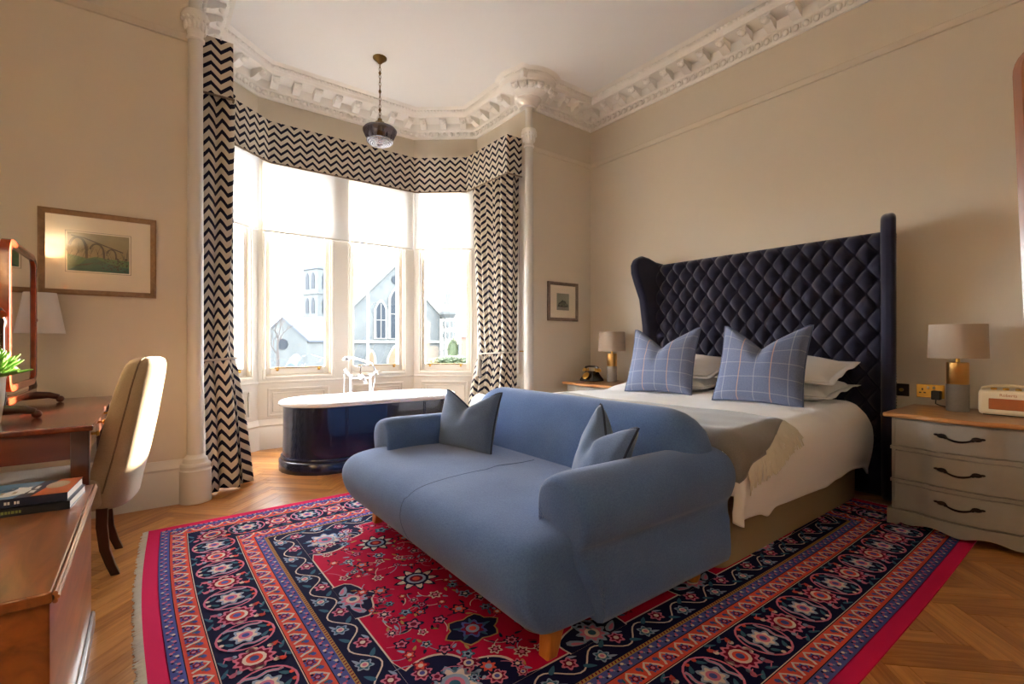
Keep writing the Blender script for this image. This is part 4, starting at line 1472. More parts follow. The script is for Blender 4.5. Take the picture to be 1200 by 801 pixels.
# pillows
def pil(label, loc, tilt, seed, roll=0.0):
    n = Vector((-math.sin(tilt), 0, math.cos(tilt)))
    m = basis(n, up=(1, 0, 0), roll=roll)
    return cushion('pillow', label, 'pillow', loc, 0.72, 0.46, 0.19, m, M_linen, 0, None, 'white pillows against the headboard', 0.045, 0.05, 22, seed, 'pillowcase')
pil('lower white pillow behind the near checked cushion', (3.75, 1.60, 0.765), 0.12, 1)
pil('upper white pillow behind the near checked cushion', (3.79, 1.61, 0.885), 0.24, 4, 0.02)
pil('lower white pillow behind the far checked cushion', (3.75, 2.46, 0.765), 0.12, 7)
pil('upper white pillow behind the far checked cushion', (3.79, 2.45, 0.885), 0.24, 9, -0.03)
M_tartan = tartan_mat('tartan_wool')
M_tpipe = mat('tartan_piping', S(88, 98, 128), 0.9)
cushion('checked_cushion', 'blue checked wool cushion nearest the window on the bed', 'cushion', (3.43, 2.43, 0.945), 0.59, 0.57, 0.2, basis((-0.93, -0.14, 0.36), roll=0.02), M_tartan, 0.17, M_tpipe, 'checked cushions on the bed', seed=3)
cushion('checked_cushion', 'blue and tan checked wool cushion in the middle of the bed', 'cushion', (3.42, 1.61, 0.945), 0.59, 0.58, 0.2, basis((-0.93, -0.10, 0.36), roll=-0.01), M_tartan, 0.17, M_tpipe, 'checked cushions on the bed', seed=5)

# ------------------------------------------------------------------ bedside chests, lamps, radio, telephone
M_grey = mat('grey_paint', S(158, 150, 138), 0.38, var=0.12, vscale=30, coat=0.15)
M_nstop = wood('bedside_top', S(150, 92, 46), S(202, 146, 88), (12, 3, 12), 0.3, 0.3)
M_handle = mat('bronze_handle', S(50, 38, 32), 0.4, 0.9)
def chest_front(y, yc, hw, out):
    q = abs(y - yc) / hw
    return -out * (0.5 + 0.5 * math.cos(PI * min(1, max(0, (q - 0.30) / 0.30)))) - 0.010 * math.cos(PI * min(q, 1)) * 0.5
def bedside(label, yc):
    hw = 0.322; X0, X1 = 3.565, 4.185
    w = thing('bedside_chest', label, 'chest of drawers', (3.88, yc, 0), 'painted bedside chests')
    def plan(g, x0, back=X1):
        pts = [(back, yc + hw - g), (back, yc - hw + g)]
        m = 36
        for k in range(m + 1):
            y = yc - hw + g + (2 * hw - 2 * g) * k / m
            pts.append((x0 + chest_front(y, yc, hw, 0.028), y))
        return pts
    MB().prism(plan(0.012, X0 + 0.02), 0.07, 0.648).build('carcass', M_grey, w, smooth=40)
    mb = MB()
    # apron with a cut-out lower edge
    m = 40
    f0 = []; 
    for k in range(m + 1):
        y = yc - hw - 0.005 + (2 * hw + 0.01) * k / m
        q = abs(y - yc) / hw
        z0 = 0.0095 if q > 0.86 else (0.034 - 0.012 * math.cos(q * 9))
        x = X0 - 0.008 + chest_front(y, yc, hw, 0.028)
        f0.append((x, y, z0))
    idx = []
    for (x, y, z0) in f0:
        idx.append([mb.add((x, y, z0)), mb.add((x, y, 0.10)), mb.add((x + 0.025, y, 0.10)), mb.add((x + 0.025, y, z0))])
    for a, b in zip(idx[:-1], idx[1:]):
        for q in range(4):
            mb.face((a[q], b[q], b[(q + 1) % 4], a[(q + 1) % 4]))
    mb.face(idx[0]); mb.face(idx[-1][::-1])
    mb.box(X0 + 0.02, X1, yc - hw - 0.005, yc - hw + 0.02, 0.0095, 0.10)
    mb.box(X0 + 0.02, X1, yc + hw - 0.02, yc + hw + 0.005, 0.0095, 0.10)
    mb.build('plinth', M_grey, w, smooth=40)
    for z in (0.275, 0.47):
        MB().prism(plan(0.008, X0 + 0.004), z - 0.012, z + 0.006).build('drawer_rail', M_grey, w, smooth=40)
    for k, (z0, z1) in enumerate(((0.108, 0.258), (0.286, 0.453), (0.481, 0.64))):
        d = MB().prism(plan(0.03, X0 + 0.003, X0 + 0.06), z0, z1).build('drawer', M_grey, w, smooth=40, bevel=0.004)
        zc = (z0 + z1) / 2 + 0.008
        xf_ = X0 + 0.003 - 0.028
        mb = MB()
        pts = []
        for q in range(13):
            t = q / 12
            pts.append((xf_ - 0.018 * math.sin(PI * t), yc - 0.065 + 0.13 * t, zc + 0.004 - 0.020 * math.sin(PI * t) ** 0.8))
        mb.tube(pts, [0.004 + 0.002 * math.sin(PI * q / 12) for q in range(13)], 7)
        for sg in (-1, 1):
            mb.ball((xf_ - 0.004, yc + sg * 0.072, zc + 0.006), 0.008, 0.022, 0.012, 8, 6)
            mb.ball((xf_ - 0.004, yc + sg * 0.095, zc + 0.010), 0.006, 0.012, 0.006, 8, 5)
            mb.ball((xf_ - 0.005, yc + sg * 0.055, zc - 0.002), 0.007, 0.010, 0.008, 8, 5)
        mb.build('handle', M_handle, d, smooth=60)
    mb = MB().prism(plan(-0.022, X0 - 0.03), 0.65, 0.676)
    mb.build('chest_top', M_nstop, w, smooth=40, bevel=0.008)
    return w
bedside('grey painted bedside chest with three drawers right of the bed', 0.60)
bedside('grey painted bedside chest with wooden top in the corner by the bed', 3.42)

M_shade = mat('taupe_shade', S(176, 158, 140), 0.85, bump=0.08, bscale=300)
M_conc = mat('grey_concrete', S(152, 146, 138), 0.85, var=0.2, vscale=60, bump=0.2, bscale=80)
M_bbrass = mat('brushed_brass', S(206, 160, 96), 0.3, 1.0)
def bedlamp(label, x, y):
    z0 = 0.677
    w = thing('table_lamp', label, 'lamp', (x, y, z0), 'bedside lamps')
    MB().lathe([(0.052, 0), (0.054, 0.004), (0.054, 0.165)], (x, y, z0), 32).build('concrete_base', M_conc, w, smooth=40)
    MB().lathe([(0.052, 0.165), (0.0535, 0.168), (0.0535, 0.296), (0.05, 0.30), (0.0, 0.30)], (x, y, z0), 32).build('brass_collar', M_bbrass, w, smooth=40)
    MB().lathe([(0.012, 0.30), (0.012, 0.335), (0.018, 0.34), (0.018, 0.40), (0.006, 0.41)], (x, y, z0), 14).build('bulb_holder', M_brass, w)
    n = 48
    sh = MB()
    sh.loft([[(x + r * math.cos(2 * PI * k / n), y + r * math.sin(2 * PI * k / n), z0 + z) for k in range(n)] for r, z in ((0.141, 0.325), (0.135, 0.53), (0.132, 0.53), (0.138, 0.325), (0.141, 0.325))], cap0=False, cap1=False)
    s = sh.build('lamp_shade', M_shade, w, smooth=40)
    mb = MB()
    for k in range(3):
        a = 2 * PI * k / 3 + 0.3
        mb.tube([(x, y, z0 + 0.345), (x + 0.136 * math.cos(a), y + 0.136 * math.sin(a), z0 + 0.345)], 0.002, 5)
    mb.build('shade_carrier', M_brass, s)
bedlamp('brass and concrete lamp with taupe drum shade beside the radio', 3.95, 0.675)
bedlamp('brass and concrete lamp with taupe drum shade beside the telephone', 3.95, 3.42)

M_rcream = mat('radio_cream', S(232, 216, 180), 0.4, coat=0.2)
M_rtan = mat('radio_grille', S(178, 96, 40), 0.6, bump=0.3, bscale=400)
ry0, ry1, rx0, rx1, rz = 0.315, 0.575, 3.88, 3.99, 0.677
rad = thing('radio', 'cream retro radio with tan grille on the bedside chest', 'radio', (3.93, 0.445, rz))
rb_ = MB().box(rx0, rx1, ry0, ry1, rz + 0.004, rz + 0.145).build('case', M_rcream, rad, smooth=30, bevel=0.018, seg=4)
MB().box(rx0 - 0.003, rx0 + 0.004, ry0 + 0.03, ry1 - 0.045, rz + 0.035, rz + 0.098).build('grille', M_rtan, rad, smooth=0, bevel=0.003)
pts = [(3.935, ry1 - 0.006, rz + 0.13), (3.935, ry1 - 0.012, rz + 0.152), (3.935, ry1 - 0.06, rz + 0.168), (3.935, 0.445, rz + 0.172), (3.935, ry0 + 0.06, rz + 0.168), (3.935, ry0 + 0.012, rz + 0.152), (3.935, ry0 + 0.006, rz + 0.13)]
MB().tube(pts, 0.008, 8).build('carry_handle', M_rcream, rad)
for k in range(3):
    MB().lathe([(0.014, 0), (0.014, 0.012), (0.008, 0.014)], (3.93, ry1 - 0.06 - 0.05 * k, rz + 0.1445), 14).build('control_knob', M_brass, rad)
t_ = text_mesh('lettering', 'Roberts', 0.022, M_rtan)
t_.rotation_euler = (R_(90), 0, R_(-90))
t_.location = (rx0 - 0.0012, 0.45, rz + 0.118)
t_.parent = rad; t_.matrix_parent_inverse = Matrix.Translation(-rad.location)
for dx, dy in ((0.02, 0.03), (0.02, -0.03)):
    pass
MB().box(rx0 + 0.015, rx1 - 0.015, ry0 + 0.02, ry1 - 0.02, rz, rz + 0.006).build('foot_pad', M_black, rad, smooth=0)

M_bake = mat('black_bakelite', S(34, 26, 22), 0.2, coat=0.5)
tx, ty, tz = 3.83, 3.60, 0.677
ph = thing('telephone', 'vintage black telephone with brass trim by the corner lamp', 'telephone', (tx, ty, tz))
def prect(hx, hy, z):
    return [(tx + a, ty + b, tz + z) for a, b in ((-hx, -hy), (hx, -hy), (hx, hy), (-hx, hy))]
MB().loft([prect(0.085, 0.10, 0.0), prect(0.085, 0.10, 0.018), prect(0.06, 0.07, 0.07), prect(0.045, 0.055, 0.11)]).build('body', M_bake, ph, smooth=30, bevel=0.006)
dl = MB(lambda q: Vector((tx - 0.078, ty, tz + 0.055)) + Matrix.Rotation(R_(-55), 3, 'Y') @ q)
dl.lathe([(0.042, 0), (0.042, 0.008), (0.036, 0.012), (0.0, 0.012)], (0, 0, 0.012), 24).build('dial', M_brass, ph)
for s in (-1, 1):
    MB().tube([(tx, ty + s * 0.05, tz + 0.10), (tx, ty + s * 0.055, tz + 0.14)], 0.008, 8).build('cradle_post', M_brass, ph)
hsn = MB()
hsn.tube([(tx, ty - 0.10, tz + 0.125), (tx, ty - 0.085, tz + 0.148), (tx, ty - 0.04, tz + 0.158), (tx, ty + 0.04, tz + 0.158), (tx, ty + 0.085, tz + 0.148), (tx, ty + 0.10, tz + 0.125)], [0.012, 0.013, 0.011, 0.011, 0.013, 0.012], 10)
h_ = hsn.build('handset', M_bake, ph)
for s in (-1, 1):
    MB().lathe([(0.016, 0.02), (0.026, 0.008), (0.03, -0.012), (0.028, -0.016)], (tx, ty + s * 0.10, tz + 0.12), 16).build('ear_cup', M_brass, h_)

# switch and socket plates on the bed wall
M_bplate = mat('bronze_plate', S(58, 44, 34), 0.35, 0.8)
sw = thing('light_switch', 'dark bronze dimmer switch plate above the bedside chest', 'switch', (XR, 1.0, 0.77))
MB().box(XR - 0.008, XR, 0.97, 1.052, 0.722, 0.808).build('plate', M_bplate, sw, smooth=0, bevel=0.003)
dk = MB(lambda q: Vector((XR - 0.008 - q.z, 1.011 + q.x, 0.766 + q.y)))
dk.lathe([(0.012, 0), (0.012, 0.014), (0.009, 0.017), (0.0, 0.017)], (0, 0, 0), 16).build('dimmer_knob', M_brass, sw)
so = thing('wall_socket', 'brass double wall socket beside the bedside lamp', 'socket', (XR, 0.86, 0.77))
pl_ = MB().box(XR - 0.008, XR, 0.785, 0.93, 0.722, 0.812).build('plate', M_brass, so, smooth=0, bevel=0.003)
mb = MB()
for cy in (0.898,):
    mb.box(XR - 0.0095, XR - 0.008, cy - 0.004, cy + 0.004, 0.772, 0.786)
    mb.box(XR - 0.0095, XR - 0.008, cy - 0.018, cy - 0.006, 0.752, 0.760)
    mb.box(XR - 0.0095, XR - 0.008, cy + 0.006, cy + 0.018, 0.752, 0.760)
mb.build('pin_holes', M_black, so, smooth=0)
for cy in (0.868, 0.838):
    MB().box(XR - 0.013, XR - 0.008, cy - 0.007, cy + 0.007, 0.782, 0.800).build('rocker', M_white, so, smooth=0, bevel=0.002)
pg = thing('plug', 'black plug with cable in the wall socket', 'plug', (XR - 0.03, 0.82, 0.74))
MB().box(XR - 0.055, XR - 0.0085, 0.797, 0.845, 0.715, 0.775).build('plug_body', M_black, pg, smooth=0, bevel=0.006)
MB().tube([(XR - 0.035, 0.822, 0.716), (XR - 0.036, 0.824, 0.69), (XR - 0.045, 0.80, 0.68), (XR - 0.12, 0.75, 0.681)], 0.0035, 6).build('cable', M_black, pg)

# ------------------------------------------------------------------ writing desk against the far wall
DXa, DXb, DYa, DYb, DZt = -0.80, -0.18, 2.60, 3.945, 0.76
desk = thing('writing_desk', 'mahogany writing desk below the framed bridge print', 'desk', (-0.49, 3.27, 0))
MB().box(DXa, DXb, DYa, DYb, DZt - 0.024, DZt).build('desk_top', M_mahog, desk, smooth=0, bevel=0.005)
for x in (DXa + 0.045, DXb - 0.042):
    for y in (DYa + 0.055, DYb - 0.045):
        mb = MB()
        mb.loft([[(x + a * r, y + b * r, z) for a, b in ((-1, -1), (1, -1), (1, 1), (-1, 1))] for r, z in ((0.021, 0.0), (0.023, 0.06), (0.028, 0.45), (0.029, DZt - 0.024))])
        mb.build('leg', M_darkwood, desk, smooth=0, bevel=0.003)
M_apron = wood('desk_apron_wood', S(62, 20, 12), S(112, 44, 24), (3, 14, 14), 0.3, 0.5)
MB().box(DXa + 0.07, DXb - 0.068, DYa + 0.038, DYa + 0.058, 0.622, DZt - 0.024).build('end_apron', M_apron, desk, smooth=0)
MB().box(DXa + 0.07, DXb - 0.068, DYb - 0.05, DYb - 0.03, 0.622, DZt - 0.024).build('end_apron', M_apron, desk, smooth=0)
MB().box(DXa + 0.03, DXa + 0.05, DYa + 0.08, DYb - 0.07, 0.622, DZt - 0.024).build('back_apron', M_apron, desk, smooth=0)
for k in range(3):
    a = DYa + 0.09 + k * (DYb - DYa - 0.17) / 3; b = a + (DYb - DYa - 0.17) / 3 - 0.012
    d = MB().box(DXb - 0.055, DXb - 0.02, a, b, 0.63, DZt - 0.03).build('drawer', M_mahog, desk, smooth=0, bevel=0.003)
    MB(lambda q, a=a, b=b: Vector((DXb - 0.02 + q.z, (a + b) / 2 + q.x, 0.685 + q.y))).lathe([(0.006, 0), (0.006, 0.01), (0.013, 0.016), (0.012, 0.024), (0.0, 0.026)], n=14).build('knob', M_brass, d)

# dressing mirror on the desk
M_mirror = mat('mirror_glass', S(222, 222, 216), 0.02, 1.0)
M_red = wood('red_mahogany', S(122, 38, 14), S(186, 76, 34), (10, 4, 10), 0.22, 0.6)
mir = thing('dressing_mirror', 'mahogany swing mirror with scrolled feet on the desk', 'mirror', (-0.5, 3.345, DZt))
def rr_yz(y0, y1, z0, z1, r, n=6):
    return rrect(y0, y1, z0, z1, r, n)
MY0, MY1, MZ0, MZ1 = 3.02, 3.665, 0.875, 1.565
o_ = rr_yz(MY0, MY1, MZ0, MZ1, 0.07); i_ = rr_yz(MY0 + 0.03, MY1 - 0.03, MZ0 + 0.03, MZ1 - 0.03, 0.045)
mb = MB()
mb.loft([[(x, y, z) for y, z in o] for x, o in ((-0.518, o_), (-0.486, o_), (-0.482, [( (a[0] + b[0]) / 2, (a[1] + b[1]) / 2) for a, b in zip(o_, i_)]), (-0.488, i_), (-0.518, i_), (-0.518, o_))], cap0=False, cap1=False)
mb.build('frame', M_red, mir, smooth=50)
MB().prism(i_, -0.510, -0.496, axis='x').build('mirror_glass', M_mirror, mir, smooth=0)
for y in (2.985, 3.70):
    mb = MB()
    mb.lathe([(0.02, 0.03), (0.022, 0.045), (0.012, 0.06), (0.018, 0.10), (0.012, 0.14), (0.011, 0.40), (0.015, 0.43), (0.008, 0.45), (0.014, 0.47), (0.0, 0.49)], (-0.505, y, DZt), 12)
    mb.build('post', M_darkwood, mir)
    mb = MB()
    pts = [(-0.68, y, DZt + 0.02), (-0.60, y, DZt + 0.035), (-0.505, y, DZt + 0.045), (-0.44, y, DZt + 0.043), (-0.40, y, DZt + 0.03)]
    mb.tube(pts, [0.016, 0.018, 0.024, 0.018, 0.014], 10)
    for x in (-0.68, -0.395):
        q = MB(); 
        mb.ball((x, y, DZt + 0.0185), 0.0185, 0.018, 0.0185, 10, 8)
    mb.build('scroll_foot', M_darkwood, mir, smooth=60)
    MB(lambda q, y=y: Vector((-0.502, y + (q.z if y > 3.3 else -q.z), 1.22)) + Vector((q.x, 0, q.y))).lathe([(0.008, -0.03), (0.012, 0.0), (0.016, 0.012), (0.0, 0.02)], n=12).build('swivel_knob', M_red, mir)
MB().box(-0.522, -0.488, 2.99, 3.69, DZt + 0.055, DZt + 0.088).build('stretcher', M_red, mir, smooth=0, bevel=0.005)

# little potted plant
plx, ply = -0.525, 2.88
M_pot = mat('white_pot', S(238, 234, 228), 0.35)
M_leaf = mat('plant_leaf', S(96, 150, 62), 0.5, var=0.4, vscale=40, col2=S(150, 190, 100))
plant = thing('potted_plant', 'small green bushy plant in a white pot on the desk', 'plant', (plx, ply, DZt))
MB().lathe([(0.034, 0.0), (0.036, 0.004), (0.048, 0.10), (0.052, 0.195), (0.048, 0.195), (0.044, 0.18)], (plx, ply, DZt), 24).build('pot', M_pot, plant)
MB().lathe([(0.0, 0.185), (0.046, 0.185), (0.048, 0.19)], (plx, ply, DZt), 20).build('soil', mat('soil', S(70, 50, 36), 0.9, bump=0.5, bscale=150), plant)
mb = MB(); mb.ball((0, 0, 0.042), 0.008, 0.007, 0.044, 6, 6)
lm = mb.mesh('leaf', M_leaf, 60)
for k in range(120):
    a = random.uniform(0, 2 * PI); el = random.uniform(0.1, 1.4); d = random.uniform(0.0, 0.055)
    o = bpy.data.objects.new('leaf', lm); COL.objects.link(o)
    v = Vector((math.cos(a) * math.cos(el), math.sin(a) * math.cos(el), math.sin(el)))
    o.location = Vector((plx, ply, DZt + 0.19)) + v * d
    o.rotation_euler = v.to_track_quat('Z', 'Y').to_euler()
    o.parent = plant; o.matrix_parent_inverse = Matrix.Translation(-plant.location)

# wall lamp behind the mirror
wl = thing('wall_lamp', 'wall lamp with white tapered shade behind the mirror', 'lamp', (-0.475, 3.98, 1.2))
M_wshade = mat('white_shade', S(226, 222, 216), 0.85)
lx, ly = -0.475, 3.855
sh = MB(); n = 40
sh.loft([[(lx + r * math.cos(2 * PI * k / n), ly + r * math.sin(2 * PI * k / n), z) for k in range(n)] for r, z in ((0.088, 1.15), (0.05, 1.385), (0.048, 1.385), (0.086, 1.15), (0.088, 1.15))], cap0=False, cap1=False)
sh.build('lamp_shade', M_wshade, wl, smooth=40)
MB(lambda q: Vector((lx + q.x, 3.98 - q.z, 1.20 + q.y))).lathe([(0.035, 0.0), (0.035, 0.006), (0.025, 0.014), (0.0, 0.016)], n=20).build('wall_plate', M_brassdull, wl)
MB().tube([(lx, 3.97, 1.20), (lx, 3.91, 1.185), (lx, ly, 1.20), (lx, ly, 1.26)], 0.006, 8).build('bracket', M_brassdull, wl)
MB().lathe([(0.014, 1.24), (0.014, 1.30), (0.006, 1.31)], (lx, ly, 0), 12).build('bulb_holder', M_brassdull, wl)

# framed prints
def framed(name, label, x0, x1, z0, z1, fw, mat_frame, pr, draw):
    w = thing(name, label, 'picture', ((x0 + x1) / 2, YF, z0))
    mb = MB()
    Y0 = YF - 0.024
    def rc_(g): return [(x0 + g, z0 + g), (x1 - g, z0 + g), (x1 - g, z1 - g), (x0 + g, z1 - g)]
    mb.loft([[(x, y, z) for x, z in rc_(g)] for g, y in ((0, YF - 0.001), (0, Y0), (fw * 0.3, Y0 - 0.003), (fw, Y0 + 0.006), (fw, YF - 0.001))], cap0=False, cap1=False)
    mb.build('frame', mat_frame, w, smooth=0)
    MB().box(x0 + fw * 0.8, x1 - fw * 0.8, YF - 0.012, YF - 0.004, z0 + fw * 0.8, z1 - fw * 0.8).build('mount', mat('picture_mount', S(232, 220, 198), 0.9), w, smooth=0)
    D2 = Draw(lambda x, z, dz: (x, YF - 0.0122 - dz, z), 0.00012)
    pm_ = draw(D2, pr)
    D2.build('print', pm_, w)
    MB().box(x0 + fw, x1 - fw, YF - 0.0175, YF - 0.0165, z0 + fw, z1 - fw).build('glazing', glass_mat('picture_glass', (1, 1, 1, 1), 0.035), w, smooth=0)
    return w
def draw_bridge(Dr, pr):
    x0, x1, z0, z1 = pr
    ms = [mat('pr_line', S(120, 106, 84), 0.9), mat('pr_paper', S(236, 226, 206), 0.9), mat('pr_sky', S(158, 148, 116), 0.9, var=0.2, vscale=30), mat('pr_green', S(66, 104, 76), 0.9, var=0.4, vscale=50, col2=S(96, 134, 92)), mat('pr_dark', S(52, 44, 32), 0.9), mat('pr_teal', S(52, 100, 88), 0.9, var=0.3, vscale=60)]
    g = 0.010
    Dr.rect(x0 - g, z0 - g, x1 + g, z1 + g, 0, 0); Dr.rect(x0 - g + .0025, z0 - g + .0025, x1 + g - .0025, z1 + g - .0025, 1, 1)
    Dr.rect(x0, z0, x1, z1, 2, 2)
    W, H_ = x1 - x0, z1 - z0
    P = lambda u, v: (x0 + W * u, z0 + H_ * v)
    Dr.poly([P(0, 0), P(1, 0), P(1, 0.34), P(0.62, 0.36), P(0.45, 0.40), P(0.3, 0.34), P(0.12, 0.40), P(0, 0.42)], 3, 3)
    Dr.poly([P(0.0, 0), P(1, 0), P(1, 0.14), P(0.7, 0.22), P(0.42, 0.36), P(0.3, 0.33), P(0.18, 0.16)], 5, 4)
    r2 = random.Random(5)
    # receding arches of the bridge
    for (u0, u1, v0, v1, wd) in ((0.02, 0.30, 0.34, 0.88, 0.013), (0.34, 0.58, 0.36, 0.74, 0.010), (0.62, 0.78, 0.36, 0.62, 0.008)):
        pts = []
        for k in range(15):
            a = PI * (0.86 - 0.86 * k / 14)
            pts.append(P((u0 + u1) / 2 + (u1 - u0) / 2 * math.cos(a), v0 + (v1 - v0) * max(0, math.sin(a)) ** 0.6))
        Dr.stroke(pts, wd, 4, 5)
    Dr.stroke([P(0.06, 0.92), P(0.25, 0.88), P(0.45, 0.78), P(0.65, 0.68), P(0.9, 0.56)], 0.007, 4, 5)
    for k in range(46):
        u = r2.uniform(0.02, 0.98); v = r2.uniform(0.25, 0.5); L = r2.uniform(0.06, 0.3); a = r2.uniform(-0.1, 0.1)
        if u > 0.7: v -= 0.1
        Dr.stroke([P(u, v), P(u + a * 0.5, v + L * 0.5), P(u + a, min(0.97, v + L))], 0.0018, 4, 6)
    for k in range(40):
        u, v = r2.uniform(0.55, 0.97), r2.uniform(0.06, 0.4)
        Dr.disc(*P(u, v), 0.006, 0.004, 4, 6, n=6)
    for k in range(18):
        u = r2.uniform(0.05, 0.5)
        Dr.stroke([P(u, 0.1 + 0.2 * u), P(u + 0.12, 0.14 + 0.35 * u)], 0.0016, 4, 6)
    return ms
def draw_rock(Dr, pr):
    x0, x1, z0, z1 = pr
    ms = [mat('pk_sky', S(150, 150, 126), 0.9, var=0.2, vscale=20), mat('pk_dark', S(66, 70, 60), 0.9), mat('pk_mid', S(120, 124, 104), 0.9), mat('pk_low', S(138, 136, 120), 0.9)]
    W, H_ = x1 - x0, z1 - z0
    P = lambda u, v: (x0 + W * u, z0 + H_ * v)
    Dr.rect(x0, z0, x1, z1, 0, 0)
    Dr.poly([P(0, 0), P(1, 0), P(1, 0.2), P(0, 0.2)], 3, 1)
    Dr.poly([P(0.06, 0.2), P(0.94, 0.2), P(0.9, 0.34), P(0.76, 0.44), P(0.66, 0.58), P(0.56, 0.56), P(0.46, 0.62), P(0.34, 0.52), P(0.16, 0.42)], 1, 2)
    for u, v, r in ((0.4, 0.38, 0.03), (0.55, 0.44, 0.03), (0.3, 0.32, 0.025), (0.7, 0.34, 0.03), (0.55, 0.3, 0.03)):
        Dr.disc(*P(u, v), r * 0.8, r * 0.5, 2, 3)
    return ms
M_fr1 = wood('oak_frame', S(122, 92, 60), S(160, 126, 88), (20, 3, 20), 0.5, 0.1)
M_fr2 = wood('grey_oak_frame', S(108, 92, 80), S(140, 122, 108), (20, 3, 20), 0.55, 0.1)
framed('framed_print', 'oak framed print of an arched bridge in green landscape', -0.522, 0.044, 1.39, 1.907, 0.032, M_fr1, (-0.392, -0.097, 1.54, 1.775), draw_bridge)
framed('framed_print', 'small grey framed print of a rocky hill near the corner', 3.52, 3.984, 1.338, 1.775, 0.036, M_fr2, (3.655, 3.845, 1.46, 1.65), draw_rock)

# ------------------------------------------------------------------ upholstered chair at the desk
M_chair = weave_mat('chair_linen', S(150, 128, 98), S(186, 164, 134), 220, 0.9, 0.3, 0.25)
chair = thing('desk_chair', 'beige upholstered chair with sabre legs drawn up to the desk', 'chair', (-0.2, 3.12, 0))
CY = 3.115
CROT = R_(-9)
def crot(x, y, z):
    dx, dy = x + 0.1, y - CY
    return (-0.1 + dx * math.cos(CROT) - dy * math.sin(CROT), CY + dx * math.sin(CROT) + dy * math.cos(CROT), z)
def cring(xf, xb, hw, z, n=16):
    xs = xf + 0.42 * (xb - xf)
    out = []
    for k in range(n + 1):
        a = -PI / 2 + PI * k / n
        sn, cs = math.sin(a), math.cos(a)
        out.append(crot(xs + (xb - xs) * abs(cs) ** 0.75, CY + hw * math.copysign(abs(sn) ** 0.85, sn), z))
    for dx, dy in ((0.03, 1.0), (0.006, 0.97), (0.0, 0.86), (0.012, 0.4), (0.016, 0.0), (0.012, -0.4), (0.0, -0.86), (0.006, -0.97), (0.03, -1.0)):
        out.append(crot(xf + dx, CY + hw * dy, z))
    return out
lev = [(-0.20, -0.055, 0.19, 0.315), (-0.215, -0.04, 0.212, 0.335), (-0.21, -0.028, 0.222, 0.40), (-0.17, 0.005, 0.228, 0.55), (-0.132, 0.036, 0.23, 0.72), (-0.092, 0.060, 0.228, 0.88), (-0.072, 0.070, 0.222, 0.95), (-0.058, 0.072, 0.205, 0.99), (-0.045, 0.066, 0.175, 1.012), (-0.025, 0.05, 0.12, 1.022)]
back = MB().loft([cring(*l) for l in lev]).build('backrest', M_chair, chair, smooth=60)
# piping where side meets back
for sg in (-1, 1):
    pts = []
    for xf, xb, hw, z in lev[2:]:
        pts.append(crot(xf + 0.42 * (xb - xf), CY + sg * (hw + 0.0005), z))
    MB().tube(pts, 0.004, 6).build('piping', mat('chair_piping', S(120, 98, 76), 0.9), back)
MB().prism(rrect(-0.66, -0.16, CY - 0.235, CY + 0.235, 0.06), 0.33, 0.47).build('seat', M_chair, chair, smooth=50, bevel=0.03, seg=3)
for x, y in ((-0.16, CY - 0.17), (-0.16, CY + 0.19)):
    mb = MB()
    rings = []
    for dx, z, r in ((-0.01, 0.345, 0.022), (-0.012, 0.24, 0.021), (-0.002, 0.13, 0.019), (0.02, 0.05, 0.0175), (0.038, 0.0, 0.017)):
        rings.append([(x + dx + a * r, y + b * r, z) for a, b in ((-1, -1), (1, -1), (1, 1), (-1, 1))])
    mb.loft(rings).build('leg', M_darkwood, chair, smooth=30, bevel=0.003)
for x, y in ((-0.61, CY - 0.19), (-0.61, CY + 0.19)):
    mb = MB()
    mb.loft([[(x + a * r, y + b * r, z) for a, b in ((-1, -1), (1, -1), (1, 1), (-1, 1))] for z, r in ((0.0, 0.014), (0.345, 0.022))])
    mb.build('leg', M_darkwood, chair, smooth=0, bevel=0.003)

# ------------------------------------------------------------------ wooden chest in the foreground, with books
CX0, CX1, CY0, CY1, CZ = -1.05, -0.174, 1.47, 2.45, 0.55
chest = thing('wooden_chest', 'polished wooden lidded chest in the left foreground', 'chest', (-0.6, 1.96, 0))
cb = MB().box(CX0, CX1, CY0, CY1, 0.06, 0.522).build('body', M_chest, chest, smooth=0, bevel=0.003)
MB().box(CX0 - 0.012, CX1 + 0.012, CY0 - 0.012, CY1 + 0.006, 0.0, 0.062).build('plinth', M_darkwood, chest, smooth=0, bevel=0.008)
MB().box(CX0 - 0.015, CX1 + 0.006, CY0 - 0.018, CY1 + 0.006, 0.523, CZ).build('lid', M_chest, chest, smooth=0, bevel=0.004)
for k in range(3):
    MB().tube([(CX1 + 0.011 + 0.003 * (k == 1), CY0 - 0.018, CZ - 0.005 - 0.0085 * k), (CX1 + 0.011 + 0.003 * (k == 1), CY1 + 0.006, CZ - 0.005 - 0.0085 * k)], 0.0052, 8).build('reeded_bead', M_chest, chest)
MB(lambda q: Vector((CX1 + q.z, 1.81 + q.x * 0.6, 0.485 + q.y))).lathe([(0.014, 0.0), (0.014, 0.002), (0.011, 0.003), (0.0, 0.003)], n=16).build('escutcheon', M_brass, cb)
M_page = mat('page_edges', S(236, 230, 216), 0.9)
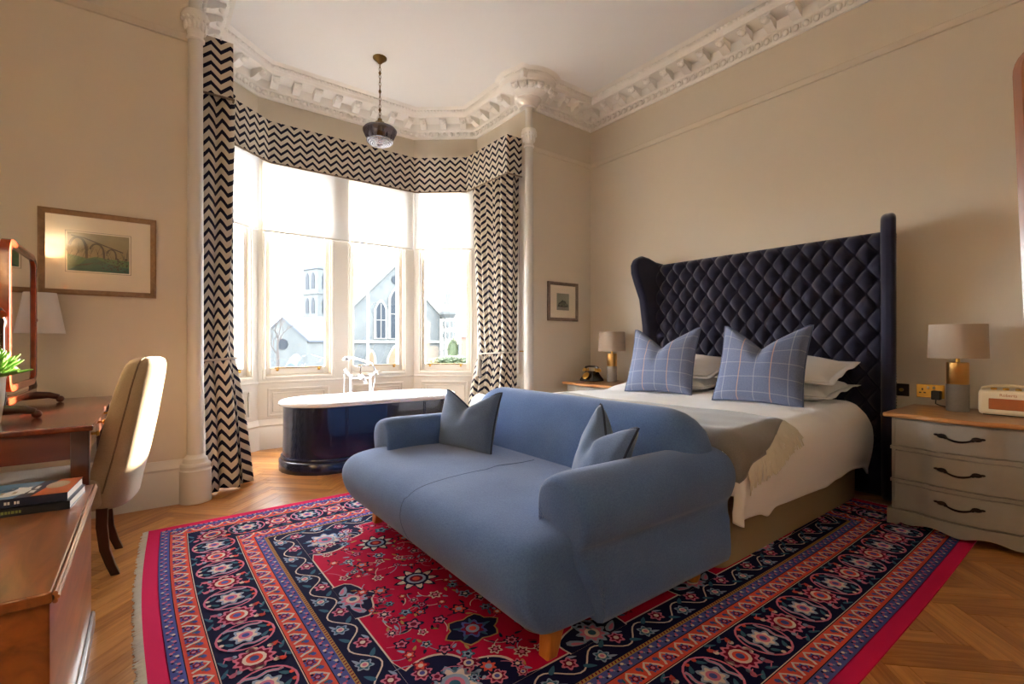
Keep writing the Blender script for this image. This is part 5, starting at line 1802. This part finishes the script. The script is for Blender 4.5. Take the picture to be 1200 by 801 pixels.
def book(label, x1, y0, z0, L, Wd, th, cover, motif):
    w = thing('book', label, 'book', (x1 - L / 2, y0 + Wd / 2, z0), 'books on the wooden chest')
    rot = Matrix.Rotation(R_(-6), 3, 'Z')
    xf = lambda q: Vector((x1, y0, z0)) + rot @ Vector(q)
    c = MB(xf)
    c.box(-L, 0, 0, Wd, 0, 0.002); c.box(-L, 0, 0, Wd, th - 0.002, th); c.box(-L, 0, 0, 0.002, 0, th)
    cv = c.build('cover', cover, w, smooth=0)
    MB(xf).box(-L + 0.003, -0.002, 0.002, Wd - 0.003, 0.002, th - 0.002).build('pages', M_page, w, smooth=0)
    Dr = Draw(lambda x, y, dz: tuple(xf((x, y, th + 0.0002 + dz))), 0.00015)
    ms = [mat('bk_sky', S(96, 140, 176), 0.35), mat('bk_orange', S(190, 92, 40), 0.35), mat('bk_white', S(232, 232, 228), 0.4), mat('bk_navy', S(24, 34, 62), 0.35), mat('bk_sand', S(178, 160, 130), 0.4), mat('bk_olive', S(120, 128, 60), 0.4)]
    if motif:
        Dr.rect(-L, 0.0, -0.0, Wd, 3, 0)
        Dr.poly([(-L, 0.03), (-0.13, 0.0), (-0.10, Wd), (-L, Wd)], 0, 1)
        Dr.disc(-0.16, 0.09, 0.05, 0.06, 2, 2); Dr.disc(-0.2, 0.13, 0.05, 0.05, 0, 3)
        Dr.poly([(-0.09, 0.0), (0.0, 0.0), (0.0, Wd), (-0.06, Wd)], 1, 2)
        Dr.disc(-0.05, 0.13, 0.03, 0.05, 4, 3)
        for k in range(7):
            a = -L + 0.06 + 0.022 * k
            Dr.rect(a, 0.05, a + 0.014, 0.085, 2, 3)
            Dr.rect(a + 0.004, 0.10, a + 0.014, 0.14, 2, 3)
        for k in range(3):
            Dr.rect(-0.15 - 0.03 * k, 0.06, -0.14 - 0.03 * k, 0.09, 4, 4)
    D3 = Draw(lambda x, z, dz: tuple(xf((x, -0.0002 - dz, z))), 0.0001)
    rnd = random.Random(8 if motif else 9)
    x = -L + 0.05
    while x < -0.12:
        g = rnd.uniform(0.004, 0.009)
        D3.rect(x, th * 0.32, x + g, th * 0.66, 2 if motif else 5, 0)
        x += g + (0.002 if rnd.random() < 0.8 else 0.01)
    Dr.build('cover_print', ms, cv) if motif else None
    D3.build('spine_lettering', ms, cv)
    return w
M_bk1 = mat('book_navy_cover', S(30, 38, 62), 0.35)
M_bk2 = mat('book_black_cover', S(24, 24, 30), 0.35)
book('lower dark paperback with olive spine lettering on the chest', -0.205, 2.14, CZ, 0.31, 0.215, 0.026, M_bk2, False)
book('upper paperback with blue and orange cover on the chest', -0.212, 2.15, CZ + 0.0265, 0.30, 0.21, 0.027, M_bk1, True)

# ------------------------------------------------------------------ cheval mirror at the right-hand edge
chm = thing('cheval_mirror', 'tall wooden framed standing mirror at the right edge', 'mirror', (1.95, 0.0, 0))
ce = Vector((1.766, 0.171, 0)); cd = Vector((0.72, -0.70, 0)).normalized(); cn = Vector((0.70, 0.72, 0)).normalized()
xfm = lambda q: ce + cd * q.x + cn * q.y + Vector((0, 0, q.z + 0.0)) - cd * 0.0 + cn * (0.05 * (q.z - 1.2))
M_chev = wood('cheval_frame_wood', S(120, 66, 32), S(170, 104, 56), (20, 20, 3), 0.35, 0.4)
o_ = rrect(0.0, 0.55, 0.585, 1.88, 0.09, 8); i_ = rrect(0.045, 0.505, 0.63, 1.835, 0.06, 8)
mb = MB(xfm)
mb.loft([[(u, y, z) for u, z in o] for y, o in ((0.012, o_), (-0.012, o_), (-0.018, [((a[0] + b[0]) / 2, (a[1] + b[1]) / 2) for a, b in zip(o_, i_)]), (-0.01, i_), (0.012, i_), (0.012, o_))], cap0=False, cap1=False)
mb.build('frame', M_chev, chm, smooth=50)
MB(xfm).prism([(u, z) for u, z in i_], -0.004, 0.004, axis='y').build('mirror_glass', M_mirror, chm, smooth=0)
for u in (0.10, 0.45):
    mb = MB(xfm); mb.box(u - 0.018, u + 0.018, 0.03, 0.06, 0.03, 1.3)
    mb.build('post', M_chev, chm, smooth=0, bevel=0.004)
    mb = MB(xfm); mb.tube([(u, -0.12, 0.02), (u, 0.04, 0.05), (u, 0.26, 0.02)], 0.02, 8)
    mb.build('foot', M_chev, chm)
mb = MB(xfm); mb.box(0.10, 0.45, 0.035, 0.055, 0.25, 0.29); mb.build('cross_bar', M_chev, chm, smooth=0)

# ------------------------------------------------------------------ lit wall sconce on the wall behind the camera (its reflection shows in the print's glass)
scx, scy, scz = -1.19, -2.42, 2.52
sco = thing('wall_sconce', 'lit white glass bowl wall light seen reflected in the bridge print', 'lamp', (scx, YB, scz - 0.1))
M_bowl = blind_mat('opal_glass', S(250, 240, 222), 0.6)
bw = MB(); n = 32
bw.loft([[(scx + r * math.cos(2 * PI * k / n), scy + r * math.sin(2 * PI * k / n), scz + z) for k in range(n)] for r, z in ((0.02, -0.10), (0.07, -0.085), (0.115, -0.04), (0.14, 0.03), (0.148, 0.11), (0.144, 0.11), (0.136, 0.03), (0.11, -0.036), (0.066, -0.08), (0.018, -0.094))], cap0=False, cap1=False)
bw.build('glass_bowl', M_bowl, sco, smooth=60)
MB().tube([(scx, YB, scz - 0.22), (scx, YB + 0.1, scz - 0.24), (scx, scy, scz - 0.19), (scx, scy, scz - 0.09)], 0.009, 8).build('bracket', M_brass, sco)
MB().box(scx - 0.04, scx + 0.04, YB, YB + 0.012, scz - 0.3, scz - 0.14).build('wall_plate', M_brass, sco, smooth=0, bevel=0.004)
MB().lathe([(0.014, -0.095), (0.014, -0.05), (0.006, -0.045)], (scx, scy, scz), 12).build('bulb_holder', M_brass, sco)
sl_ = bpy.data.lights.new('sconce_bulb', 'POINT')
sl_.energy = 60
sl_.color = (1.0, 0.82, 0.60)
sl_.shadow_soft_size = 0.1
so_ = bpy.data.objects.new('sconce_bulb', sl_)
COL.objects.link(so_)
so_.location = (scx, scy, scz + 0.02)
so_.parent = sco
so_.matrix_parent_inverse = Matrix.Translation(-sco.location)

# ------------------------------------------------------------------ outside: church, tower, hall, tree, hedge
F_ = Vector((SA, CA, 0)); RT = Vector((CA, -SA, 0))
def E(l, d, z=0.0):
    return F_ * d + RT * l + Vector((0, 0, z))
GZ = -1.6
M_ground = mat('street', S(62, 62, 60), 0.9, var=0.2, vscale=0.5)
mb = MB(); mb.prism([(-60, 5.75), (120, 5.75), (120, 140), (-60, 140)], GZ - 0.3, GZ)
tag(mb.build('street_ground', M_ground, smooth=0), kind='structure')
M_stone = mat('pale_stone', S(64, 68, 68), 0.9, var=0.5, vscale=0.9, col2=S(38, 44, 47), bump=0.4, bscale=3)
M_stone2 = mat('light_stone', S(88, 90, 88), 0.9, var=0.2, vscale=2)
M_slate = mat('slate_roof', S(38, 47, 58), 0.7, var=0.2, vscale=2)
M_leaded = mat('church_glass', S(24, 30, 36), 0.5, spec=0.1)
M_doorw = mat('church_door', S(92, 52, 30), 0.7)
cb_o = E(-14.6, 60)
ang = math.radians(31)
ud = RT * math.cos(ang) + F_ * math.sin(ang)
vd = F_ * math.cos(ang) - RT * math.sin(ang)
def CH(u, v, z): return cb_o + ud * u + vd * v + Vector((0, 0, z))
chx = lambda q: CH(q.x, q.y, q.z)
church = thing('church', 'pale stone church gable with lancet windows across the street', 'church', CH(0, 0, GZ))
HW, EZ, AZ = 6.0, 4.5, 10.7
MB(chx).prism([(-HW, GZ), (HW, GZ), (HW, EZ), (0, AZ), (-HW, EZ)], 0, 0.7, axis='y').build('gable_wall', M_stone, church, smooth=0)
MB(chx).box(-HW, -HW + 0.5, 0.7, 14, GZ, EZ).build('nave_wall', M_stone, church, smooth=0)
MB(chx).box(HW - 0.5, HW, 0.7, 14, GZ, EZ).build('nave_wall', M_stone, church, smooth=0)
for sg in (-1, 1):
    MB(chx).prism([(0, AZ - 0.25), (sg * (HW + 0.3), EZ - 0.5), (sg * (HW + 0.3), EZ - 0.25), (0, AZ)], 0.7, 14, axis='y').build('roof_slope', M_slate, church, smooth=0)
    MB(chx).prism([(0, AZ), (sg * (HW + 0.35), EZ - 0.35), (sg * (HW + 0.35), EZ + 0.1), (0, AZ + 0.45)], -0.25, 0.9, axis='y').build('coping', M_stone2, church, smooth=0)
MB(chx).box(-HW, HW, -0.18, 0.0, 0.95, 1.3).build('string_course', M_stone2, church, smooth=0)
def lancet(cx, z0, z1, hw):
    pts = [(cx - hw, z0), (cx + hw, z0)]
    zs = z1 - 1.5 * hw
    for k in range(9):
        t = k / 8
        pts.append((cx + hw - hw * t, zs + (z1 - zs) * math.sin(t * PI / 2)))
    for k in range(1, 9):
        t = k / 8
        pts.append((cx - hw * t, zs + (z1 - zs) * math.cos(t * PI / 2)))
    return pts
for cx, z0, z1, hw in ((-1.9, 1.6, 6.0, 0.55), (0.0, 1.6, 7.6, 0.65), (1.9, 1.6, 6.0, 0.55)):
    s = MB(chx).prism(lancet(cx, z0 - 0.15, z1 + 0.35, hw + 0.3), -0.14, 0.02, axis='y').build('window_surround', M_stone2, church, smooth=0)
    MB(chx).prism(lancet(cx, z0, z1, hw), -0.17, -0.13, axis='y').build('window_pane', M_leaded, s, smooth=0)
    mb = MB(chx); mb.box(cx - 0.05, cx + 0.05, -0.22, -0.16, z0, z1 - 0.2); mb.box(cx - hw, cx + hw, -0.22, -0.16, (z0 + z1) / 2 - 0.05, (z0 + z1) / 2 + 0.05)
    mb.build('tracery_bar', M_stone2, s, smooth=0)
q = [(0.55 * math.cos(2 * PI * k / 16), 8.9 + 0.55 * math.sin(2 * PI * k / 16)) for k in range(16)]
MB(chx).prism(q, -0.12, 0.0, axis='y').build('round_window', M_leaded, church, smooth=0)
for cx, z1, hw in ((-3.1, 0.2, 0.65), (0.0, 0.75, 1.25)):
    s = MB(chx).prism(lancet(cx, GZ, z1, hw), -0.22, 0.02, axis='y').build('door_surround', M_stone2, church, smooth=0)
    MB(chx).prism(lancet(cx, GZ, z1 - 0.3, hw - 0.3), -0.25, -0.2, axis='y').build('door', M_doorw, s, smooth=0)
# corner turret with stone spirelet
tu = E(-8.25, 62.6)
tur = thing('church_turret', 'slim stone turret with pointed spire beside the church gable', 'turret', tu + Vector((0, 0, GZ)))
def octa(c, r, z): return [(c.x + r * math.cos(PI / 8 + PI / 4 * k), c.y + r * math.sin(PI / 8 + PI / 4 * k), z) for k in range(8)]
MB().loft([octa(tu, 0.85, GZ), octa(tu, 0.85, 1.0), octa(tu, 0.78, 1.1), octa(tu, 0.78, 4.3)]).build('shaft', M_stone2, tur, smooth=0)
MB().loft([octa(tu, 0.8, 4.2), octa(tu, 1.15, 4.7), octa(tu, 1.15, 5.0), octa(tu, 0.75, 5.9), octa(tu, 0.06, 9.0)]).build('spire', M_stone, tur, smooth=0)
for k in range(8):
    a = PI / 4 * k
    for z0 in (1.6, 3.0):
        c = tu + Vector((0.73 * math.cos(a), 0.73 * math.sin(a), 0))
        MB().box(c.x - 0.12, c.x + 0.12, c.y - 0.12, c.y + 0.12, z0, z0 + 0.8).build('louvre', M_stone, tur, smooth=0)
# bell tower
tw = E(-32.0, 80.0)
tow = thing('church_tower', 'tall hazy stone bell tower with tapering spire', 'tower', tw + Vector((0, 0, GZ)))
def sq(c, r, z, rot=0.35): return [(c.x + r * 1.414 * math.cos(rot + PI / 4 + PI / 2 * k), c.y + r * 1.414 * math.sin(rot + PI / 4 + PI / 2 * k), z) for k in range(4)]
MB().loft([sq(tw, 2.9, GZ), sq(tw, 2.9, 4.2), sq(tw, 2.2, 5.2)]).build('tower_base', M_stone, tow, smooth=0)
MB().loft([sq(tw, 2.0, 5.0), sq(tw, 2.0, 13.2)]).build('belfry', M_stone, tow, smooth=0)
MB().loft([sq(tw, 2.2, 13.0), sq(tw, 2.2, 13.5), sq(tw, 1.9, 13.7), sq(tw, 0.05, 27)]).build('spire', M_slate, tow, smooth=0)
MB().loft([sq(tw, 2.12, 8.9), sq(tw, 2.12, 9.3)]).build('string_course', M_stone, tow, smooth=0)
for k in range(4):
    a = 0.35 + PI / 2 * k
    nx, ny = math.cos(a), math.sin(a)
    for z0, z1 in ((9.8, 12.4), (5.8, 8.3)):
        mb = MB(lambda q, nx=nx, ny=ny: Vector((tw.x + nx * (2.0 + q.y) - ny * q.x, tw.y + ny * (2.0 + q.y) + nx * q.x, q.z)))
        for cx in (-0.75, 0.75):
            mb.prism(lancet(cx, z0, z1, 0.42), -0.05, 0.06, axis='y')
        mb.build('louvre_window', M_leaded, tow, smooth=0)
# stone hall with gable
hl = E(-21.6, 45.0)
hx = lambda q: hl + RT * q.x + F_ * q.y + Vector((0, 0, q.z))
hall = thing('stone_hall', 'low grey stone hall with round window below the tower', 'building', hl + Vector((0, 0, GZ)))
MB(hx).prism([(-2.3, GZ), (2.3, GZ), (2.3, 1.3), (0, 3.3), (-2.3, 1.3)], 0, 0.5, axis='y').build('gable_wall', M_stone, hall, smooth=0)
for sg in (-1, 1):
    MB(hx).prism([(0, 3.3), (sg * 2.5, 1.1), (sg * 2.5, 1.3), (0, 3.5)], -0.1, 9, axis='y').build('roof_slope', M_slate, hall, smooth=0)
    MB(hx).box(min(sg * 2.3, sg * 2.0), max(sg * 2.3, sg * 2.0), 0.5, 9, GZ, 1.3).build('side_wall', M_stone, hall, smooth=0)
MB(hx).prism([(0.5 * math.cos(2 * PI * k / 16), 0.9 + 0.5 * math.sin(2 * PI * k / 16)) for k in range(16)], -0.08, 0.02, axis='y').build('round_window', M_leaded, hall, smooth=0)
# bare tree
M_bark = mat('bark', S(44, 40, 38), 0.9)
tr = E(-19.6, 40.0)
tree = thing('bare_tree', 'leafless winter tree in front of the stone hall', 'tree', tr + Vector((0, 0, GZ)))
mbt = MB()
rt = random.Random(11)
def branch(p, d, L, r, depth):
    q = p + d * L
    mbt.tube([p, p + d * L * 0.5 + Vector((rt.uniform(-1, 1), rt.uniform(-1, 1), 0)) * L * 0.05, q], [r, r * 0.8, r * 0.6], 5)
    if depth == 0: return
    for k in range(3):
        nd = (d + Vector((rt.uniform(-0.7, 0.7), rt.uniform(-0.7, 0.7), rt.uniform(-0.1, 0.5)))).normalized()
        branch(q if k else p + d * L * 0.7, nd, L * rt.uniform(0.6, 0.8), r * 0.58, depth - 1)
mbt.tube([tr + Vector((0, 0, GZ)), tr + Vector((0, 0, 0.2))], [0.16, 0.12], 8)
mbt.build('trunk', M_bark, tree)
mbt = MB()
branch(tr + Vector((0, 0, 0.1)), Vector((0, 0, 1)), 1.3, 0.1, 4)
branch(tr + Vector((0, 0, 0.0)), Vector((-0.5, 0, 0.8)).normalized(), 1.0, 0.07, 3)
tag(mbt.build('branches', M_bark, tree), kind='stuff')
# hedge of leaves
M_hedge = mat('hedge_leaf', S(26, 40, 18), 0.7, var=0.4, vscale=3, col2=S(50, 64, 32))
def leafy(name, label, cat, l0, l1, d, z0, z1, n, seed):
    r3 = random.Random(seed)
    w = thing(name, label, cat, E((l0 + l1) / 2, d, GZ))
    mb = MB()
    core = []
    for k in range(9):
        t = k / 8
        core.append((l0 + (l1 - l0) * t, z1 - 0.12 - 0.2 * (abs(t - 0.5) * 2) ** 2 + r3.uniform(-0.08, 0.06)))
    mb.xf = lambda q: E(q.x, d + q.y, q.z)
    if name == 'bush':
        mb.ball(((l0 + l1) / 2, 0, (z1 + GZ) / 2), (l1 - l0) * 0.45, 0.35, (z1 - GZ) * 0.48)
    else:
        mb.prism([(l0, GZ), (l1, GZ)] + core[::-1], -0.35, 0.35, axis='y')
    mb.build('core', M_hedge, w, smooth=0)
    mb = MB()
    for k in range(n):
        l = r3.uniform(l0, l1); t = (l - l0) / (l1 - l0)
        top = z1 - (1.4 if name == 'bush' else 0.2) * (abs(t - 0.5) * 2) ** 2
        z = top - abs(r3.gauss(0, 0.35)); dd = d + r3.choice([-0.38, -0.3, 0.3]) + r3.uniform(-0.1, 0.1)
        if r3.random() < 0.4: z = top + r3.uniform(-0.1, 0.1); dd = d + r3.uniform(-0.4, 0.4)
        c = E(l, dd, z)
        a = Vector((r3.uniform(-1, 1), r3.uniform(-1, 1), r3.uniform(-1, 1))).normalized() * 0.07
        b = a.orthogonal().normalized() * 0.045
        ids = [mb.add(c + a), mb.add(c + b), mb.add(c - a), mb.add(c - b)]
        mb.face(ids)
    tag(mb.build('leaves', M_hedge, w, smooth=0), kind='stuff')
    return w
leafy('hedge', 'low clipped green hedge outside the right window', 'hedge', -3.5, -1.4, 20, GZ, 0.42, 2600, 4)
leafy('bush', 'small green bush far off beside the street lamp', 'bush', -7.6, -6.1, 56, GZ, 1.5, 500, 5)
# street lamp
sl = E(-3.32, 30)
lamp = thing('street_lamp', 'old lamp post outside the right window', 'street lamp', sl + Vector((0, 0, GZ)))
M_iron = mat('grey_iron', S(46, 50, 54), 0.5, 0.4)
MB().lathe([(0.11, GZ), (0.11, -0.9), (0.06, -0.8), (0.05, 1.5), (0.07, 1.55), (0.03, 1.6)], (sl.x, sl.y, 0), 12).build('post', M_iron, lamp)
MB().lathe([(0.08, 1.6), (0.16, 1.95), (0.16, 1.97)], (sl.x, sl.y, 0), 6).build('lantern', mat('lantern_glass', S(200, 205, 205), 0.2), lamp, smooth=0)
MB().lathe([(0.27, 1.97), (0.25, 2.0), (0.08, 2.3), (0.02, 2.45)], (sl.x, sl.y, 0), 12).build('cap', M_iron, lamp)
# brick house end
M_brick = mat('pale_brick', S(92, 66, 56), 0.9, var=0.2, vscale=6)
bh = E(-4.4, 52)
bx = lambda q: bh + RT * q.x + F_ * q.y + Vector((0, 0, q.z))
hs_ = thing('brick_building', 'pale pink brick house end beyond the hedge', 'building', bh + Vector((0, 0, GZ)))
MB(bx).box(-1.2, 5, 0, 6, GZ, 1.6).build('wall', M_brick, hs_, smooth=0)
MB(bx).box(-1.35, 5.1, -0.15, 6.1, 1.6, 1.8).build('parapet', M_stone2, hs_, smooth=0)
# flagpole before the church
fp = E(-11.9, 39.5)
MB_ = MB().lathe([(0.10, GZ), (0.09, 5.0), (0.08, 6.4), (0.0, 6.45)], (fp.x, fp.y, 0), 10)
tag(MB_.build('flagpole', mat('white_pole', S(150, 152, 152), 0.5)), 'thin white pole standing in front of the church', 'pole')
# blue sheet by the hall
bs = E(-17.4, 37.5)
mb = MB(lambda q: bs + RT * q.x + F_ * q.y + Vector((0, 0, q.z)))
mb.grid(lambda u, v: (-0.45 + 0.9 * u + 0.2 * v, 0.6 * v, GZ + 0.9 + 0.5 * v + 0.35 * math.sin(PI * u) - 0.3 * (1 - v) ** 2), 10, 8)
t_ = mb.build('blue_tarpaulin', mat('blue_sheet', S(30, 56, 110), 0.6), None, smooth=60, solid=0.03)
tag(t_, 'bright blue tarpaulin sheet in front of the stone hall', 'tarpaulin')
